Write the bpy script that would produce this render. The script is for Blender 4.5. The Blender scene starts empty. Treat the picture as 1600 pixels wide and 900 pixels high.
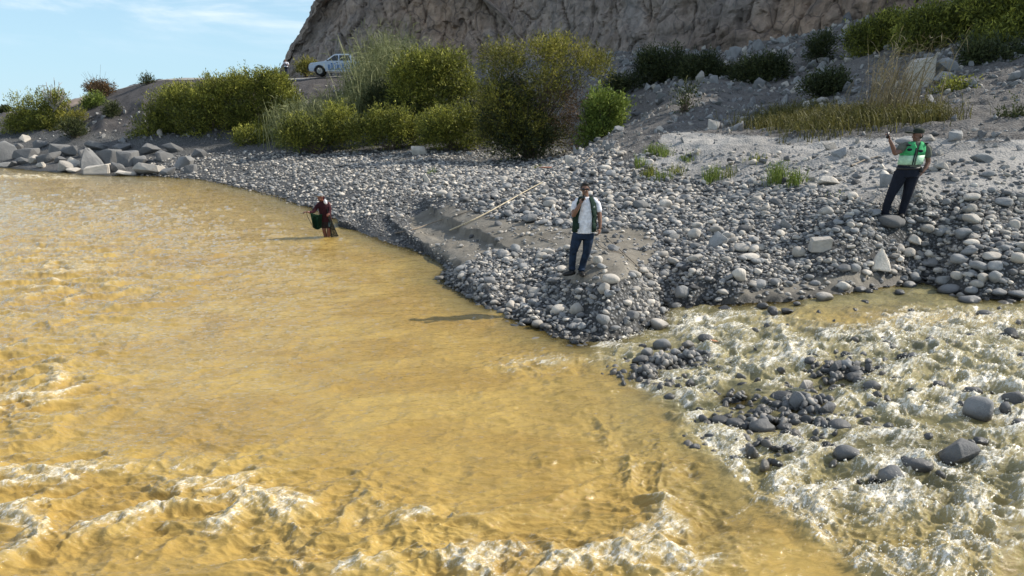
import bpy, bmesh, math, random
import numpy as np
from mathutils import Vector, Matrix, Euler, Quaternion

sc = bpy.context.scene
COL = sc.collection
random.seed(7)
rng = np.random.default_rng(11)

# ------------------------------------------------------------------ camera
F = 1150.0                    # focal length in photo pixels (1600 wide)
CZ = 3.6
PITCH = math.atan(263.0 / F)
cam = bpy.data.cameras.new('camera')
cam.sensor_width = 36.0
cam.lens = 36.0 * F / 1600.0
cam.clip_start = 0.1
cam.clip_end = 6000.0
camo = bpy.data.objects.new('camera', cam)
COL.objects.link(camo)
camo.location = (0, 0, CZ)
camo.rotation_euler = (math.radians(90) - PITCH, 0, 0)
sc.camera = camo

# ------------------------------------------------------------------ light
SUN_EL, SUN_AZ = 37.0, 80.0        # azimuth clockwise from +Y
w = bpy.data.worlds.new("World")
sc.world = w
w.use_nodes = True
nt = w.node_tree
nt.nodes.clear()
o_ = nt.nodes.new('ShaderNodeOutputWorld')
bg = nt.nodes.new('ShaderNodeBackground')
sky = nt.nodes.new('ShaderNodeTexSky')
sky.sky_type = 'NISHITA'
sky.sun_disc = False
sky.sun_elevation = math.radians(SUN_EL)
sky.sun_rotation = math.radians(SUN_AZ)
sky.altitude = 100
sky.air_density = 1.0
sky.dust_density = 0.0
sky.ozone_density = 1.8
# thin high clouds mixed into the sky
tc = nt.nodes.new('ShaderNodeTexCoord')
mp = nt.nodes.new('ShaderNodeMapping')
mp.inputs['Scale'].default_value = (1.0, 1.0, 5.5)
nz = nt.nodes.new('ShaderNodeTexNoise')
nz.inputs['Scale'].default_value = 2.6
nz.inputs['Detail'].default_value = 9
nz.inputs['Roughness'].default_value = 0.58
nz.inputs['Distortion'].default_value = 0.9
cr = nt.nodes.new('ShaderNodeMapRange')
cr.inputs['From Min'].default_value = 0.43
cr.inputs['From Max'].default_value = 0.66
cr.interpolation_type = 'SMOOTHSTEP'
sx = nt.nodes.new('ShaderNodeSeparateXYZ')
el = nt.nodes.new('ShaderNodeMapRange')
el.inputs['From Min'].default_value = 0.06
el.inputs['From Max'].default_value = 0.155
el.interpolation_type = 'SMOOTHSTEP'
mu = nt.nodes.new('ShaderNodeMath'); mu.operation = 'MULTIPLY'
mx = nt.nodes.new('ShaderNodeMix'); mx.data_type = 'RGBA'
mx.inputs['B'].default_value = (6.6, 7.1, 7.5, 1)
L = nt.links.new
L(tc.outputs['Generated'], mp.inputs[0]); L(mp.outputs[0], nz.inputs['Vector'])
L(nz.outputs[0], cr.inputs[0]); L(tc.outputs['Generated'], sx.inputs[0]); L(sx.outputs[2], el.inputs[0])
L(cr.outputs[0], mu.inputs[0]); L(el.outputs[0], mu.inputs[1])
hz = nt.nodes.new('ShaderNodeMapRange'); hz.interpolation_type = 'SMOOTHSTEP'
hz.inputs['From Min'].default_value = -0.02; hz.inputs['From Max'].default_value = 0.42; hz.inputs['To Min'].default_value = 0.85; hz.inputs['To Max'].default_value = 0.0
hm_ = nt.nodes.new('ShaderNodeMix'); hm_.data_type = 'RGBA'; hm_.inputs['B'].default_value = (3.0, 4.75, 6.0, 1)
L(sx.outputs[2], hz.inputs[0]); L(hz.outputs[0], hm_.inputs['Factor']); L(sky.outputs[0], hm_.inputs['A'])
L(mu.outputs[0], mx.inputs['Factor']); L(hm_.outputs['Result'], mx.inputs['A'])
L(mx.outputs['Result'], bg.inputs[0]); L(bg.outputs[0], o_.inputs[0])
bg.inputs[1].default_value = 0.13
sunl = bpy.data.lights.new('sun', 'SUN')
sunl.energy = 5.0
sunl.angle = math.radians(0.5)
sunl.color = (1.0, 0.93, 0.82)
suno = bpy.data.objects.new('sun', sunl)
COL.objects.link(suno)
se, sa = math.radians(SUN_EL), math.radians(SUN_AZ)
SDIR = Vector((math.cos(se) * math.sin(sa), math.cos(se) * math.cos(sa), math.sin(se)))
suno.rotation_euler = SDIR.to_track_quat('Z', 'Y').to_euler()
suno.location = (60, 20, 60)
sc.view_settings.view_transform = 'Standard'
sc.view_settings.look = 'None'
sc.view_settings.exposure = 0.3
sc.view_settings.gamma = 1.0
sc.render.engine = 'CYCLES'
sc.cycles.max_bounces = 6
sc.cycles.transparent_max_bounces = 12

# ------------------------------------------------------------------ pixel <-> world helpers
ct, st_ = math.cos(PITCH), math.sin(PITCH)
def ray(px, py):
    a = (px - 800.0) / F
    b = (py - 450.0) / F
    return np.array([a, ct - b * st_, -st_ - b * ct])
def PZ(px, py, z):
    d = ray(px, py); t = (z - CZ) / d[2]
    return np.array([d[0] * t, d[1] * t, z])
def PY(px, py, Y):
    d = ray(px, py); t = Y / d[1]
    return np.array([d[0] * t, Y, CZ + d[2] * t])
def project(x, y, z):
    f = y * ct - (z - CZ) * st_
    u = y * st_ + (z - CZ) * ct
    f = np.maximum(f, 0.05)
    return 800 + F * x / f, 450 - F * u / f
def depth(p):
    return p[1] * ct - (p[2] - CZ) * st_

# ------------------------------------------------------------------ numpy noise
def _hash(ix, iy, seed):
    h = (ix.astype(np.int64) * 374761393 + iy.astype(np.int64) * 668265263 + seed * 1442695041) & 0xFFFFFFFF
    h = ((h ^ (h >> 13)) * 1274126177) & 0xFFFFFFFF
    return (h ^ (h >> 16)) & 0xFFFFFFFF
def perlin(x, y, seed=0):
    x = np.asarray(x, float); y = np.asarray(y, float)
    ix = np.floor(x); iy = np.floor(y); fx = x - ix; fy = y - iy
    u = fx * fx * fx * (fx * (fx * 6 - 15) + 10); v = fy * fy * fy * (fy * (fy * 6 - 15) + 10)
    def g(a, b):
        an = _hash(ix + a, iy + b, seed) * (2 * math.pi / 4294967296.0)
        return np.cos(an) * (fx - a) + np.sin(an) * (fy - b)
    n = (g(0, 0) * (1 - u) + g(1, 0) * u) * (1 - v) + (g(0, 1) * (1 - u) + g(1, 1) * u) * v
    return n * 1.42
def fbm(x, y, o=4, seed=0, gain=0.5):
    s = 0; a = 1; t = 0
    for i in range(o):
        s = s + a * perlin(x * 2 ** i + 17.3 * i, y * 2 ** i - 9.1 * i, seed + i); t += a; a *= gain
    return s / t
def ridged(x, y, o=4, seed=0, gain=0.5):
    s = 0; a = 1; t = 0
    for i in range(o):
        n = 1 - np.abs(perlin(x * 2 ** i + 7.7 * i, y * 2 ** i + 3.1 * i, seed + i)); s = s + a * n * n; t += a; a *= gain
    return s / t
def worley(x, y, seed=0):
    ix = np.floor(x); iy = np.floor(y)
    f1 = np.full(np.shape(x), 9.0); f2 = f1.copy(); cid = np.zeros(np.shape(x))
    for a in (-1, 0, 1):
        for b in (-1, 0, 1):
            h1 = _hash(ix + a, iy + b, seed) / 4294967296.0
            h2 = _hash(ix + a, iy + b, seed + 99) / 4294967296.0
            d = np.hypot(ix + a + h1 - x, iy + b + h2 - y)
            m = d < f1
            f2 = np.where(m, f1, np.minimum(f2, d))
            cid = np.where(m, _hash(ix + a, iy + b, seed + 5) / 4294967296.0, cid)
            f1 = np.where(m, d, f1)
    return f1, f2, cid
def sstep(a, b, x):
    t = np.clip((x - a) / (b - a), 0, 1); return t * t * (3 - 2 * t)
def inpoly(px, py, poly):
    px = np.asarray(px, float); py = np.asarray(py, float)
    r = np.zeros(px.shape, bool); n = len(poly)
    for i in range(n):
        x1, y1 = poly[i]; x2, y2 = poly[(i + 1) % n]
        c = ((y1 > py) != (y2 > py))
        with np.errstate(divide='ignore', invalid='ignore'):
            xx = (x2 - x1) * (py - y1) / ((y2 - y1) if y2 != y1 else 1e-9) + x1
        r ^= c & (px < xx)
    return r
def segdist(x, y, pts):
    """distance to polyline and signed side (+ = left of travel direction)"""
    best = np.full(np.shape(x), 1e9); side = np.zeros(np.shape(x))
    for (x1, y1), (x2, y2) in zip(pts[:-1], pts[1:]):
        dx, dy = x2 - x1, y2 - y1; L2 = dx * dx + dy * dy + 1e-12
        t = np.clip(((x - x1) * dx + (y - y1) * dy) / L2, 0, 1)
        d = np.hypot(x - x1 - t * dx, y - y1 - t * dy)
        s = np.sign(dx * (y - y1) - dy * (x - x1))
        m = d < best
        best = np.where(m, d, best); side = np.where(m, s, side)
    return best, side

# ------------------------------------------------------------------ terrain height
def WL(x, y=None):
    """water level: the side channel on the right comes down into the main river"""
    return 0.36 * sstep(1.5, 6.5, np.asarray(x, float))
cps = []
def cz(px, py, z): cps.append(PZ(px, py, z))
def cy(px, py, Y): cps.append(PY(px, py, Y))
def cw(px, py, d):
    x = PZ(px, py, 0.2)[0]
    cps.append(PZ(px, py, float(WL(x)) - d))
for p in [(-400, 256), (-150, 258), (0, 262), (130, 272), (230, 275), (310, 280), (360, 289), (400, 298), (440, 308), (480, 322), (530, 346),
          (560, 361), (600, 377), (640, 392), (675, 404), (691, 413), (690, 435), (715, 454), (760, 477), (800, 495), (850, 517), (900, 537)]:
    cz(p[0], p[1], 0.0)
for p in [(945, 534), (1000, 520), (1038, 500), (1035, 484), (1110, 478), (1180, 474), (1250, 470), (1330, 456), (1440, 441), (1470, 452),
          (1520, 467), (1600, 469), (1750, 472), (2000, 475)]:
    cw(p[0], p[1], 0.0)
for p in [(-400, 272), (0, 276), (200, 290), (330, 300), (420, 330), (520, 375), (600, 420), (660, 455), (700, 490), (780, 520), (860, 560), (930, 575)]:
    cz(p[0], p[1], -0.22)
for p in [(-400, 330), (0, 330), (200, 330), (0, 450), (300, 430), (450, 500), (0, 650), (400, 650), (700, 600), (0, 890), (400, 890), (750, 890), (900, 700),
          (-400, 600), (-400, 1000), (500, 1200), (2000, 1200), (-800, 1200)]:
    cz(p[0], p[1], -0.6)
for p in [(1100, 500), (1250, 495), (1400, 480), (1600, 500), (1800, 520), (1350, 540), (1600, 600), (1900, 700), (1600, 760), (1400, 820), (1600, 890), (1250, 800), (1100, 900)]:
    cw(p[0], p[1], 0.28)
for p in [(1040, 560), (1100, 600), (1200, 630), (1300, 600), (1180, 680), (1330, 680), (1480, 700), (1540, 660)]:
    cw(p[0], p[1], 0.12)
for p in [(728, 424, .30), (760, 452, .33), (800, 470, .36), (850, 492, .36), (900, 510, .33), (960, 492, .42), (907, 430, .73), (800, 400, .52), (760, 392, .42), (700, 378, .27),
          (690, 398, .17), (650, 352, .26), (1000, 440, .66), (1100, 445, .5), (1200, 438, .55), (1290, 440, .52), (1400, 425, .62), (1500, 425, .72), (1600, 430, .78),
          (1800, 430, .8), (2000, 430, .8), (1230, 457, .40), (1130, 462, .38), (1100, 390, .9), (1000, 372, .9), (1300, 380, 1.15), (1412, 340, 1.68), (1500, 365, 1.3),
          (1600, 360, 1.35), (1800, 360, 1.4), (2000, 350, 1.5), (900, 335, 1.1), (800, 325, 1.1), (700, 315, .95), (600, 330, .5), (570, 345, .27),
          (1000, 300, 1.6), (1100, 292, 1.72), (1200, 290, 1.88), (1300, 305, 1.85), (1400, 295, 2.05), (1500, 295, 2.1), (1600, 295, 2.1), (1900, 290, 2.2),
          (650, 300, .9), (500, 292, .55), (420, 275, .5), (360, 262, .6), (500, 260, 1.05), (600, 262, 1.2), (700, 270, 1.3), (850, 262, 1.4),
          (440, 238, 1.45), (560, 238, 1.5), (650, 243, 1.5), (750, 243, 1.5), (870, 249, 1.5), (950, 240, 1.7), (320, 250, .9)]:
    cz(*p)
for p in [  # px, py, distance
    (500, 234, 51.5), (400, 234, 53), (400, 133, 69), (430, 128, 69.5), (500, 126, 68), (560, 126, 67.5), (620, 124, 66), (500, 123, 76), (400, 124, 78),
    (560, 116, 78), (500, 190, 59), (420, 190, 60), (600, 180, 58), (620, 238, 48),
    (750, 165, 58), (750, 112, 69), (750, 100, 75), (830, 100, 72), (860, 150, 56), (750, 238, 45), (850, 240, 43), (640, 165, 60),
    (950, 215, 40), (950, 150, 50), (950, 90, 66), (1050, 218, 29), (1050, 175, 38), (1050, 150, 44), (1050, 88, 62), (1100, 78, 66), (1150, 240, 24), (1150, 78, 63),
    (1200, 218, 27), (1200, 195, 32), (1200, 150, 42), (1200, 85, 54), (1180, 68, 62), (1250, 60, 58), (1300, 250, 21), (1300, 225, 24), (1300, 190, 29), (1300, 120, 42), (1300, 45, 57),
    (1400, 240, 20.5), (1400, 212, 24), (1400, 170, 30), (1400, 120, 36), (1400, 50, 46), (1400, 28, 52), (1550, 240, 19), (1550, 200, 23), (1550, 130, 30), (1550, 62, 37), (1550, 8, 44),
    (1750, 240, 19), (1750, 200, 22), (1750, 110, 29), (1750, 20, 38), (2000, 240, 19), (2000, 200, 21), (2000, 100, 28), (2000, 0, 38), (2000, -60, 50), (1750, -40, 48),
    (-400, 240, 66), (-400, 192, 82), (0, 238, 61), (0, 215, 66), (0, 184, 82), (60, 228, 62), (60, 178, 76), (100, 250, 56.5), (100, 218, 62), (100, 168, 75), (150, 245, 56), (150, 205, 63), (150, 152, 74),
    (200, 247, 54.5), (200, 215, 60), (200, 140, 73), (230, 131, 72), (260, 238, 55), (265, 129, 71), (330, 238, 54.5), (330, 128, 70), (260, 185, 62), (330, 180, 61),
    (-400, 188, 110), (0, 184, 110), (100, 178, 110), (200, 166, 110), (400, 150, 110), (-400, 188, 160), (0, 185, 160), (200, 178, 160), (500, 165, 160), (1000, 100, 120), (1600, 60, 120)]:
    cy(*p)
CP = np.array(cps)
def _uv(x, y):
    y = np.maximum(y, 0.5)
    return np.stack([2.2 * x / y, np.log(y)], -1)
_c = _uv(CP[:, 0], CP[:, 1])
_n = len(_c)
CC = 0.045 ** 2
_D = np.sqrt(((_c[:, None] - _c[None]) ** 2).sum(-1) + CC)
_A = np.zeros((_n + 3, _n + 3)); _A[:_n, :_n] = _D - 0.0 * np.eye(_n)
_A[:_n, _n] = 1; _A[:_n, _n + 1:] = _c; _A[_n, :_n] = 1; _A[_n + 1:, :_n] = _c.T
_wt = np.linalg.solve(_A + np.diag([-1e-3] * _n + [0] * 3), np.concatenate([CP[:, 2], np.zeros(3)]))
def _rbf(x, y):
    q = _uv(x.ravel(), y.ravel()).astype(np.float32); out = np.empty(len(q)); cc = _c.astype(np.float32); ww = _wt.astype(np.float32)
    for i in range(0, len(q), 60000):
        s = q[i:i + 60000]
        d = np.sqrt((s[:, None, 0] - cc[None, :, 0]) ** 2 + (s[:, None, 1] - cc[None, :, 1]) ** 2 + CC)
        out[i:i + 60000] = d @ ww[:_n] + ww[_n] + s @ ww[_n + 1:]
    return out.reshape(x.shape)
def pl(pts, z): return [tuple(PZ(a, b, z)[:2]) for a, b in pts]
LEDGE1 = pl([(610, 352), (640, 372), (672, 388), (705, 408), (716, 418)], 0.2)       # edge of the sand over the inlet
LEDGE2 = pl([(650, 325), (672, 340), (690, 352), (715, 362), (725, 372), (748, 378), (768, 388)], 0.4)
SANDPOLY = [(640, 350), (662, 330), (705, 322), (790, 344), (900, 356), (1010, 358), (1025, 378), (960, 396), (905, 390), (790, 389), (745, 400), (712, 418), (696, 402), (672, 388), (652, 372)]
SANDPOLY2 = [(870, 430), (900, 392), (960, 388), (1030, 392), (1000, 425), (950, 442), (890, 440)]
SANDPOLY3 = [(1160, 460), (1230, 440), (1320, 428), (1440, 432), (1430, 446), (1330, 458), (1250, 474), (1180, 480), (1100, 480)]
SANDPOLY4 = [(1000, 250), (1050, 205), (1150, 212), (1300, 215), (1700, 225), (1700, 300), (1480, 300), (1380, 318), (1250, 292), (1150, 285), (1050, 280)]
SHORE = pl([(560, 361), (600, 377), (640, 392), (675, 404), (691, 413), (690, 435), (715, 454), (760, 477), (800, 495), (850, 517), (900, 537), (945, 534), (1000, 520), (1038, 500), (1035, 484)], 0.0)
SHORE += [tuple(PZ(a, b, float(WL(PZ(a, b, .3)[0])))[:2]) for a, b in [(1075, 480), (1110, 478), (1180, 474), (1250, 470), (1330, 456), (1440, 441), (1470, 452), (1520, 467), (1600, 469), (1750, 472), (2000, 475)]]
ISL = [(*PZ(1038, 553, .2)[:2], .34, .14), (*PZ(1010, 568, .2)[:2], .28, .11), (*PZ(1078, 548, .2)[:2], .28, .10), (*PZ(1200, 655, .2)[:2], .48, .09), (*PZ(1255, 628, .2)[:2], .40, .08), (*PZ(1315, 583, .2)[:2], .38, .09), (*PZ(1150, 610, .2)[:2], .3, .05)]
def HT(x, y):
    x = np.asarray(x, float); y = np.asarray(y, float)
    b = _rbf(x, y)
    nr = (y < 27) & (y > 8) & (x > -6)
    if nr.any():
        sd, sg = segdist(x[nr], y[nr], SHORE); sd = np.where(inpoly(x[nr], y[nr], SHORE + [(70, 12), (70, 90), (-70, 90)]), sd, -sd); W_ = WL(x[nr]); q = b[nr]
        sd = sd + 0.07 * fbm(x[nr] / .5, y[nr] / .5, 2, 30)
        lo = W_ + np.where(sd > 0, 0.30 * np.minimum(sd, 0.7), -1.0)
        hi = W_ + np.where(sd > 0, 0.02 + 1.15 * sd, 0.35 * sd)
        isl = np.zeros_like(q)
        for ix, iy, ir, ih in ISL: isl = np.maximum(isl, (ih + 0.3) * np.exp(-((x[nr] - ix) ** 2 + (y[nr] - iy) ** 2) / ir ** 2) )
        r_ = np.clip(q, lo, hi); r_ = np.where(isl > 0.02, np.maximum(r_, W_ - 0.3 + isl), r_)
        b = b.copy(); b[nr] = r_
    px, py = project(x, y, b)
    far = sstep(24, 40, y)
    land = sstep(0.0, 0.5, b - WL(x))
    slope = sstep(1.6, 2.6, b) * far
    z = b + land * 0.05 * fbm(x / 1.1, y / 1.1, 3, 3)
    z += (0.010 * fbm(x / 0.16, y / 0.16, 2, 8) + 0.03 * ridged(x / 0.9 + y * .3, y / 0.35, 3, 9) * land) * (1 - far)
    # uneven river shore edges
    z += (1 - land) * sstep(-0.3, 0.0, b) * 0.05 * fbm(x / 0.7, y / 0.7, 3, 31)
    # banks and talus: lumps, gullies running down the slope
    slope = slope * (1 - 0.93 * sstep(66, 68.5, y) * sstep(81, 78, y) * sstep(-2, -6, x))
    z += slope * (0.45 * fbm(x / 5.0, y / 5.0, 4, 12) + 0.22 * fbm(x / 1.3, y / 1.3, 3, 15))
    left = slope * sstep(-14, -22, x)
    q = (x * 0.75 + y * 0.55)
    z += left * 0.75 * (ridged(q / 4.5, (x - y) / 16.0, 3, 40) - 0.55)
    # spoil mounds and wheel ruts right of the big bush
    md = sstep(1.7, 2.3, b) * (1 - sstep(30, 38, y)) * sstep(2.0, 5.0, x) * sstep(17.0, 20.0, y)
    q2 = (y + 0.42 * x)
    z += md * (0.42 * (ridged(q2 / 3.4 + 0.3 * fbm(x / 4, y / 4, 2, 5), x / 14.0, 3, 60) - 0.6) + 0.14 * fbm(x / 0.9, y / 0.9, 3, 61))
    # eroded steps of the sand shelf
    near = (y < 26) & (y > 12) & (x > -4.5) & (x < 1.5)
    if near.any():
        wob = 0.16 * fbm(x / 0.45, y / 0.5, 3, 77)
        m1 = inpoly(px + 250 * wob, py + 90 * wob, SANDPOLY)
        d1, s1 = segdist(x + wob, y + wob, LEDGE1)
        d2, s2 = segdist(x + wob, y - wob, LEDGE2)
        st2 = 0.15 * sstep(-0.02, 0.03, d2 * s2) * np.exp(-(d2 / 0.8) ** 2)
        st1 = 0.14 * sstep(-0.02, 0.03, d1 * s1) * np.exp(-(d1 / 0.6) ** 2) - 0.06 * (1 - sstep(-0.03, 0.05, d1 * s1)) * np.exp(-(d1 / 0.35) ** 2)
        z = np.where(near, z + st1 + st2 - 0.05 * np.exp(-(d2 / 0.25) ** 2) * (s2 < 0), z)
    return z
def HT1(x, y): return float(HT(np.array([x]), np.array([y]))[0])
_ts = np.concatenate([np.linspace(4, 30, 500), np.linspace(30.1, 120, 500)])
def G(px, py, water=True):
    """point of the ground (or water) seen at a photo pixel"""
    d = ray(px, py); P = d[None] * _ts[:, None] / d[1]
    h = HT(P[:, 0], P[:, 1])
    if water: h = np.maximum(h, WL(P[:, 0]))
    below = (P[:, 2] + CZ) < h
    if not below.any(): return np.array([P[-1, 0], P[-1, 1], h[-1]])
    i = int(np.argmax(below)); i = max(i, 1)
    a = (P[i - 1, 2] + CZ - h[i - 1]); b = (h[i] - P[i, 2] - CZ); t = a / (a + b + 1e-9)
    q = P[i - 1] * (1 - t) + P[i] * t
    return np.array([q[0], q[1], q[2] + CZ])

# ------------------------------------------------------------------ object helpers
def tag(o, label=None, cat=None, group=None, kind=None):
    if label: o['label'] = label
    if cat: o['category'] = cat
    if group: o['group'] = group
    if kind: o['kind'] = kind
    return o
def link(name, me, parent=None, loc=None):
    o = bpy.data.objects.new(name, me); COL.objects.link(o)
    if parent is not None: o.parent = parent
    if loc is not None: o.location = loc
    return o
def empty(name, loc=(0, 0, 0), rz=0.0):
    o = bpy.data.objects.new(name, None); COL.objects.link(o)
    o.location = loc; o.rotation_euler = (0, 0, rz); o.empty_display_size = 0.2
    return o
def mesh_np(name, verts, faces, mat, smooth=True):
    """verts (n,3), faces (m,k)"""
    verts = np.asarray(verts, np.float32); faces = np.asarray(faces, np.int32)
    me = bpy.data.meshes.new(name); k = faces.shape[1]
    me.vertices.add(len(verts)); me.vertices.foreach_set('co', verts.ravel())
    me.loops.add(faces.size); me.loops.foreach_set('vertex_index', faces.ravel())
    me.polygons.add(len(faces)); me.polygons.foreach_set('loop_start', np.arange(0, faces.size, k, dtype=np.int32))
    me.update(calc_edges=True)
    if smooth: me.polygons.foreach_set('use_smooth', np.ones(len(faces), bool))
    else: me.polygons.foreach_set('use_smooth', np.zeros(len(faces), bool))
    if mat: me.materials.append(mat)
    me.update()
    return me
def attr(me, name, vals, typ='FLOAT', dom='POINT'):
    a = me.attributes.new(name, typ, dom)
    a.data.foreach_set('value' if typ in ('FLOAT', 'INT') else 'vector' if typ == 'FLOAT_VECTOR' else 'color', np.asarray(vals).ravel())
def grid_faces(nr, nc):
    i = np.arange((nr - 1) * (nc - 1)); r = i // (nc - 1); c = i % (nc - 1); a = r * nc + c
    return np.stack([a, a + 1, a + nc + 1, a + nc], -1)

# ------------------------------------------------------------------ material helpers
class NT:
    def __init__(s, name):
        s.m = bpy.data.materials.new(name); s.m.use_nodes = True; s.t = s.m.node_tree; s.t.nodes.clear()
        s.out = s.t.nodes.new('ShaderNodeOutputMaterial'); s.p = s.t.nodes.new('ShaderNodeBsdfPrincipled')
        s.t.links.new(s.p.outputs[0], s.out.inputs[0])
    def n(s, typ, **kw):
        nd = s.t.nodes.new('ShaderNode' + typ)
        for k, v in kw.items():
            if k.startswith('i_'): nd.inputs[k[2:].replace('_', ' ')].default_value = v
            else: setattr(nd, k, v)
        return nd
    def l(s, a, b): s.t.links.new(a, b)
    def val(s, sock, v):
        if hasattr(v, 'is_output'): s.l(v, sock)
        else: sock.default_value = v
    def math(s, op, a, b=0.0, c=None, clamp=False):
        nd = s.n('Math', operation=op, use_clamp=clamp); s.val(nd.inputs[0], a); s.val(nd.inputs[1], b)
        if c is not None: s.val(nd.inputs[2], c)
        return nd.outputs[0]
    def mix(s, f, a, b, blend='MIX'):
        nd = s.n('Mix', data_type='RGBA', blend_type=blend, clamp_factor=True); s.val(nd.inputs['Factor'], f); s.val(nd.inputs['A'], a); s.val(nd.inputs['B'], b)
        return nd.outputs['Result']
    def mr(s, v, a, b, c=0.0, d=1.0, smooth=True):
        nd = s.n('MapRange', interpolation_type='SMOOTHSTEP' if smooth else 'LINEAR'); s.val(nd.inputs[0], v)
        for i, q in enumerate((a, b, c, d)): nd.inputs[i + 1].default_value = q
        return nd.outputs[0]
    def at(s, name, typ='GEOMETRY', out='Fac'):
        return s.n('Attribute', attribute_name=name, attribute_type=typ).outputs[out]
    def pos(s): return s.n('NewGeometry').outputs['Position']
    def obj(s): return s.n('TexCoord').outputs['Object']
    def mapv(s, v, sc_=(1, 1, 1), rot=(0, 0, 0)):
        nd = s.n('Mapping'); s.l(v, nd.inputs[0]); nd.inputs['Scale'].default_value = sc_; nd.inputs['Rotation'].default_value = rot; return nd.outputs[0]
    def noise(s, v, scale, det=4, rough=0.5, dist=0.0, out=0):
        nd = s.n('TexNoise'); s.l(v, nd.inputs['Vector']); nd.inputs['Scale'].default_value = scale; nd.inputs['Detail'].default_value = det
        nd.inputs['Roughness'].default_value = rough; nd.inputs['Distortion'].default_value = dist; return nd.outputs[out]
    def vor(s, v, scale, feat='F1', out='Distance'):
        nd = s.n('TexVoronoi', feature=feat); s.l(v, nd.inputs['Vector']); nd.inputs['Scale'].default_value = scale; return nd.outputs[out]
    def ramp(s, v, stops):
        nd = s.n('ValToRGB'); s.l(v, nd.inputs[0]); e = nd.color_ramp.elements
        while len(e) > 1: e.remove(e[-1])
        e[0].position = stops[0][0]; e[0].color = (*stops[0][1], 1)
        for p, c in stops[1:]:
            q = e.new(p); q.color = (*c, 1)
        return nd.outputs[0]
    def bump(s, h, strength=0.5, dist=0.02, nrm=None):
        nd = s.n('Bump'); s.l(h, nd.inputs['Height']); nd.inputs['Strength'].default_value = strength; nd.inputs['Distance'].default_value = dist
        if nrm: s.l(nrm, nd.inputs['Normal'])
        return nd.outputs[0]
    def set(s, **kw):
        for k, v in kw.items():
            s.val(s.p.inputs[k.replace('_', ' ')], v)
        return s.m
def simple(name, c, rough=0.7, spec=0.4, metal=0.0, nscale=30, var=0.25):
    t = NT(name); v = t.noise(t.obj(), nscale, 4, 0.6)
    col = t.mix(t.mr(v, .3, .7), (*[q * (1 - var) for q in c], 1), (*[min(1, q * (1 + var)) for q in c], 1))
    t.set(Base_Color=col, Roughness=rough, Metallic=metal); t.p.inputs['Specular IOR Level'].default_value = spec
    return t.m
def wlevel(t):
    """world-space water level as node (same formula as WL)"""
    s = t.n('SeparateXYZ'); t.l(t.pos(), s.inputs[0])
    return t.mr(s.outputs[0], 1.5, 6.5, 0.0, 0.36), s.outputs[2], s
# ------------------------------------------------------------------ materials of the ground, stones, cliff, water
def mat_ground():
    t = NT('ground_gravel_sand')
    P = t.pos(); W, Z, _ = wlevel(t)
    sand = t.at('sand'); dust = t.at('dust')
    n1 = t.noise(P, 1.2, 6, 0.6); n2 = t.noise(P, 14, 5, 0.7); n3 = t.noise(P, 90, 3, 0.6)
    v = t.vor(P, 16, out='Color'); vd = t.vor(P, 16)
    g = t.mix(t.mr(v, 0, 1, 0, 1, False), (0.10, 0.10, 0.10, 1), (0.33, 0.325, 0.315, 1))
    g = t.mix(t.mr(vd, .25, .5), g, (0.06, 0.06, 0.058, 1))
    s = t.mix(t.mr(n1, .35, .65), (0.165, 0.148, 0.118, 1), (0.255, 0.232, 0.192, 1))
    s = t.mix(t.mr(n2, .4, .75), s, (0.155, 0.140, 0.118, 1))
    d = t.mix(t.mr(n1, .3, .7), (0.075, 0.069, 0.063, 1), (0.150, 0.139, 0.127, 1))
    d = t.mix(t.mr(n2, .45, .7), d, (0.23, 0.219, 0.205, 1))
    d = t.mix(t.at('bankshade'), d, t.mix(1.0, d, (.60, .58, .60, 1), 'MULTIPLY'))  # shade on the left bank, painted in by darkening the ground colour
    lf = t.at('pale')
    d = t.mix(lf, d, t.mix(t.mr(n2, .35, .7), (0.33, .318, .295, 1), (0.45, .43, .40, 1)))
    c = t.mix(sand, g, s); c = t.mix(dust, c, d)
    wet = t.mr(t.math('SUBTRACT', Z, W), 0.16, 0.03)
    c = t.mix(wet, c, t.mix(0.72, c, (0.02, 0.019, 0.016, 1)))
    h = t.math('ADD', t.math('MULTIPLY', n2, 0.6), t.math('MULTIPLY', n3, 0.25))
    h = t.math('SUBTRACT', h, t.math('MULTIPLY', vd, t.math('SUBTRACT', 0.8, t.math('MULTIPLY', sand, 0.75))))
    t.set(Base_Color=c, Roughness=t.math('SUBTRACT', 0.95, t.math('MULTIPLY', wet, 0.55)), Normal=t.bump(h, 0.8, 0.05))
    t.p.inputs['Specular IOR Level'].default_value = 0.3
    return t.m
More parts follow.
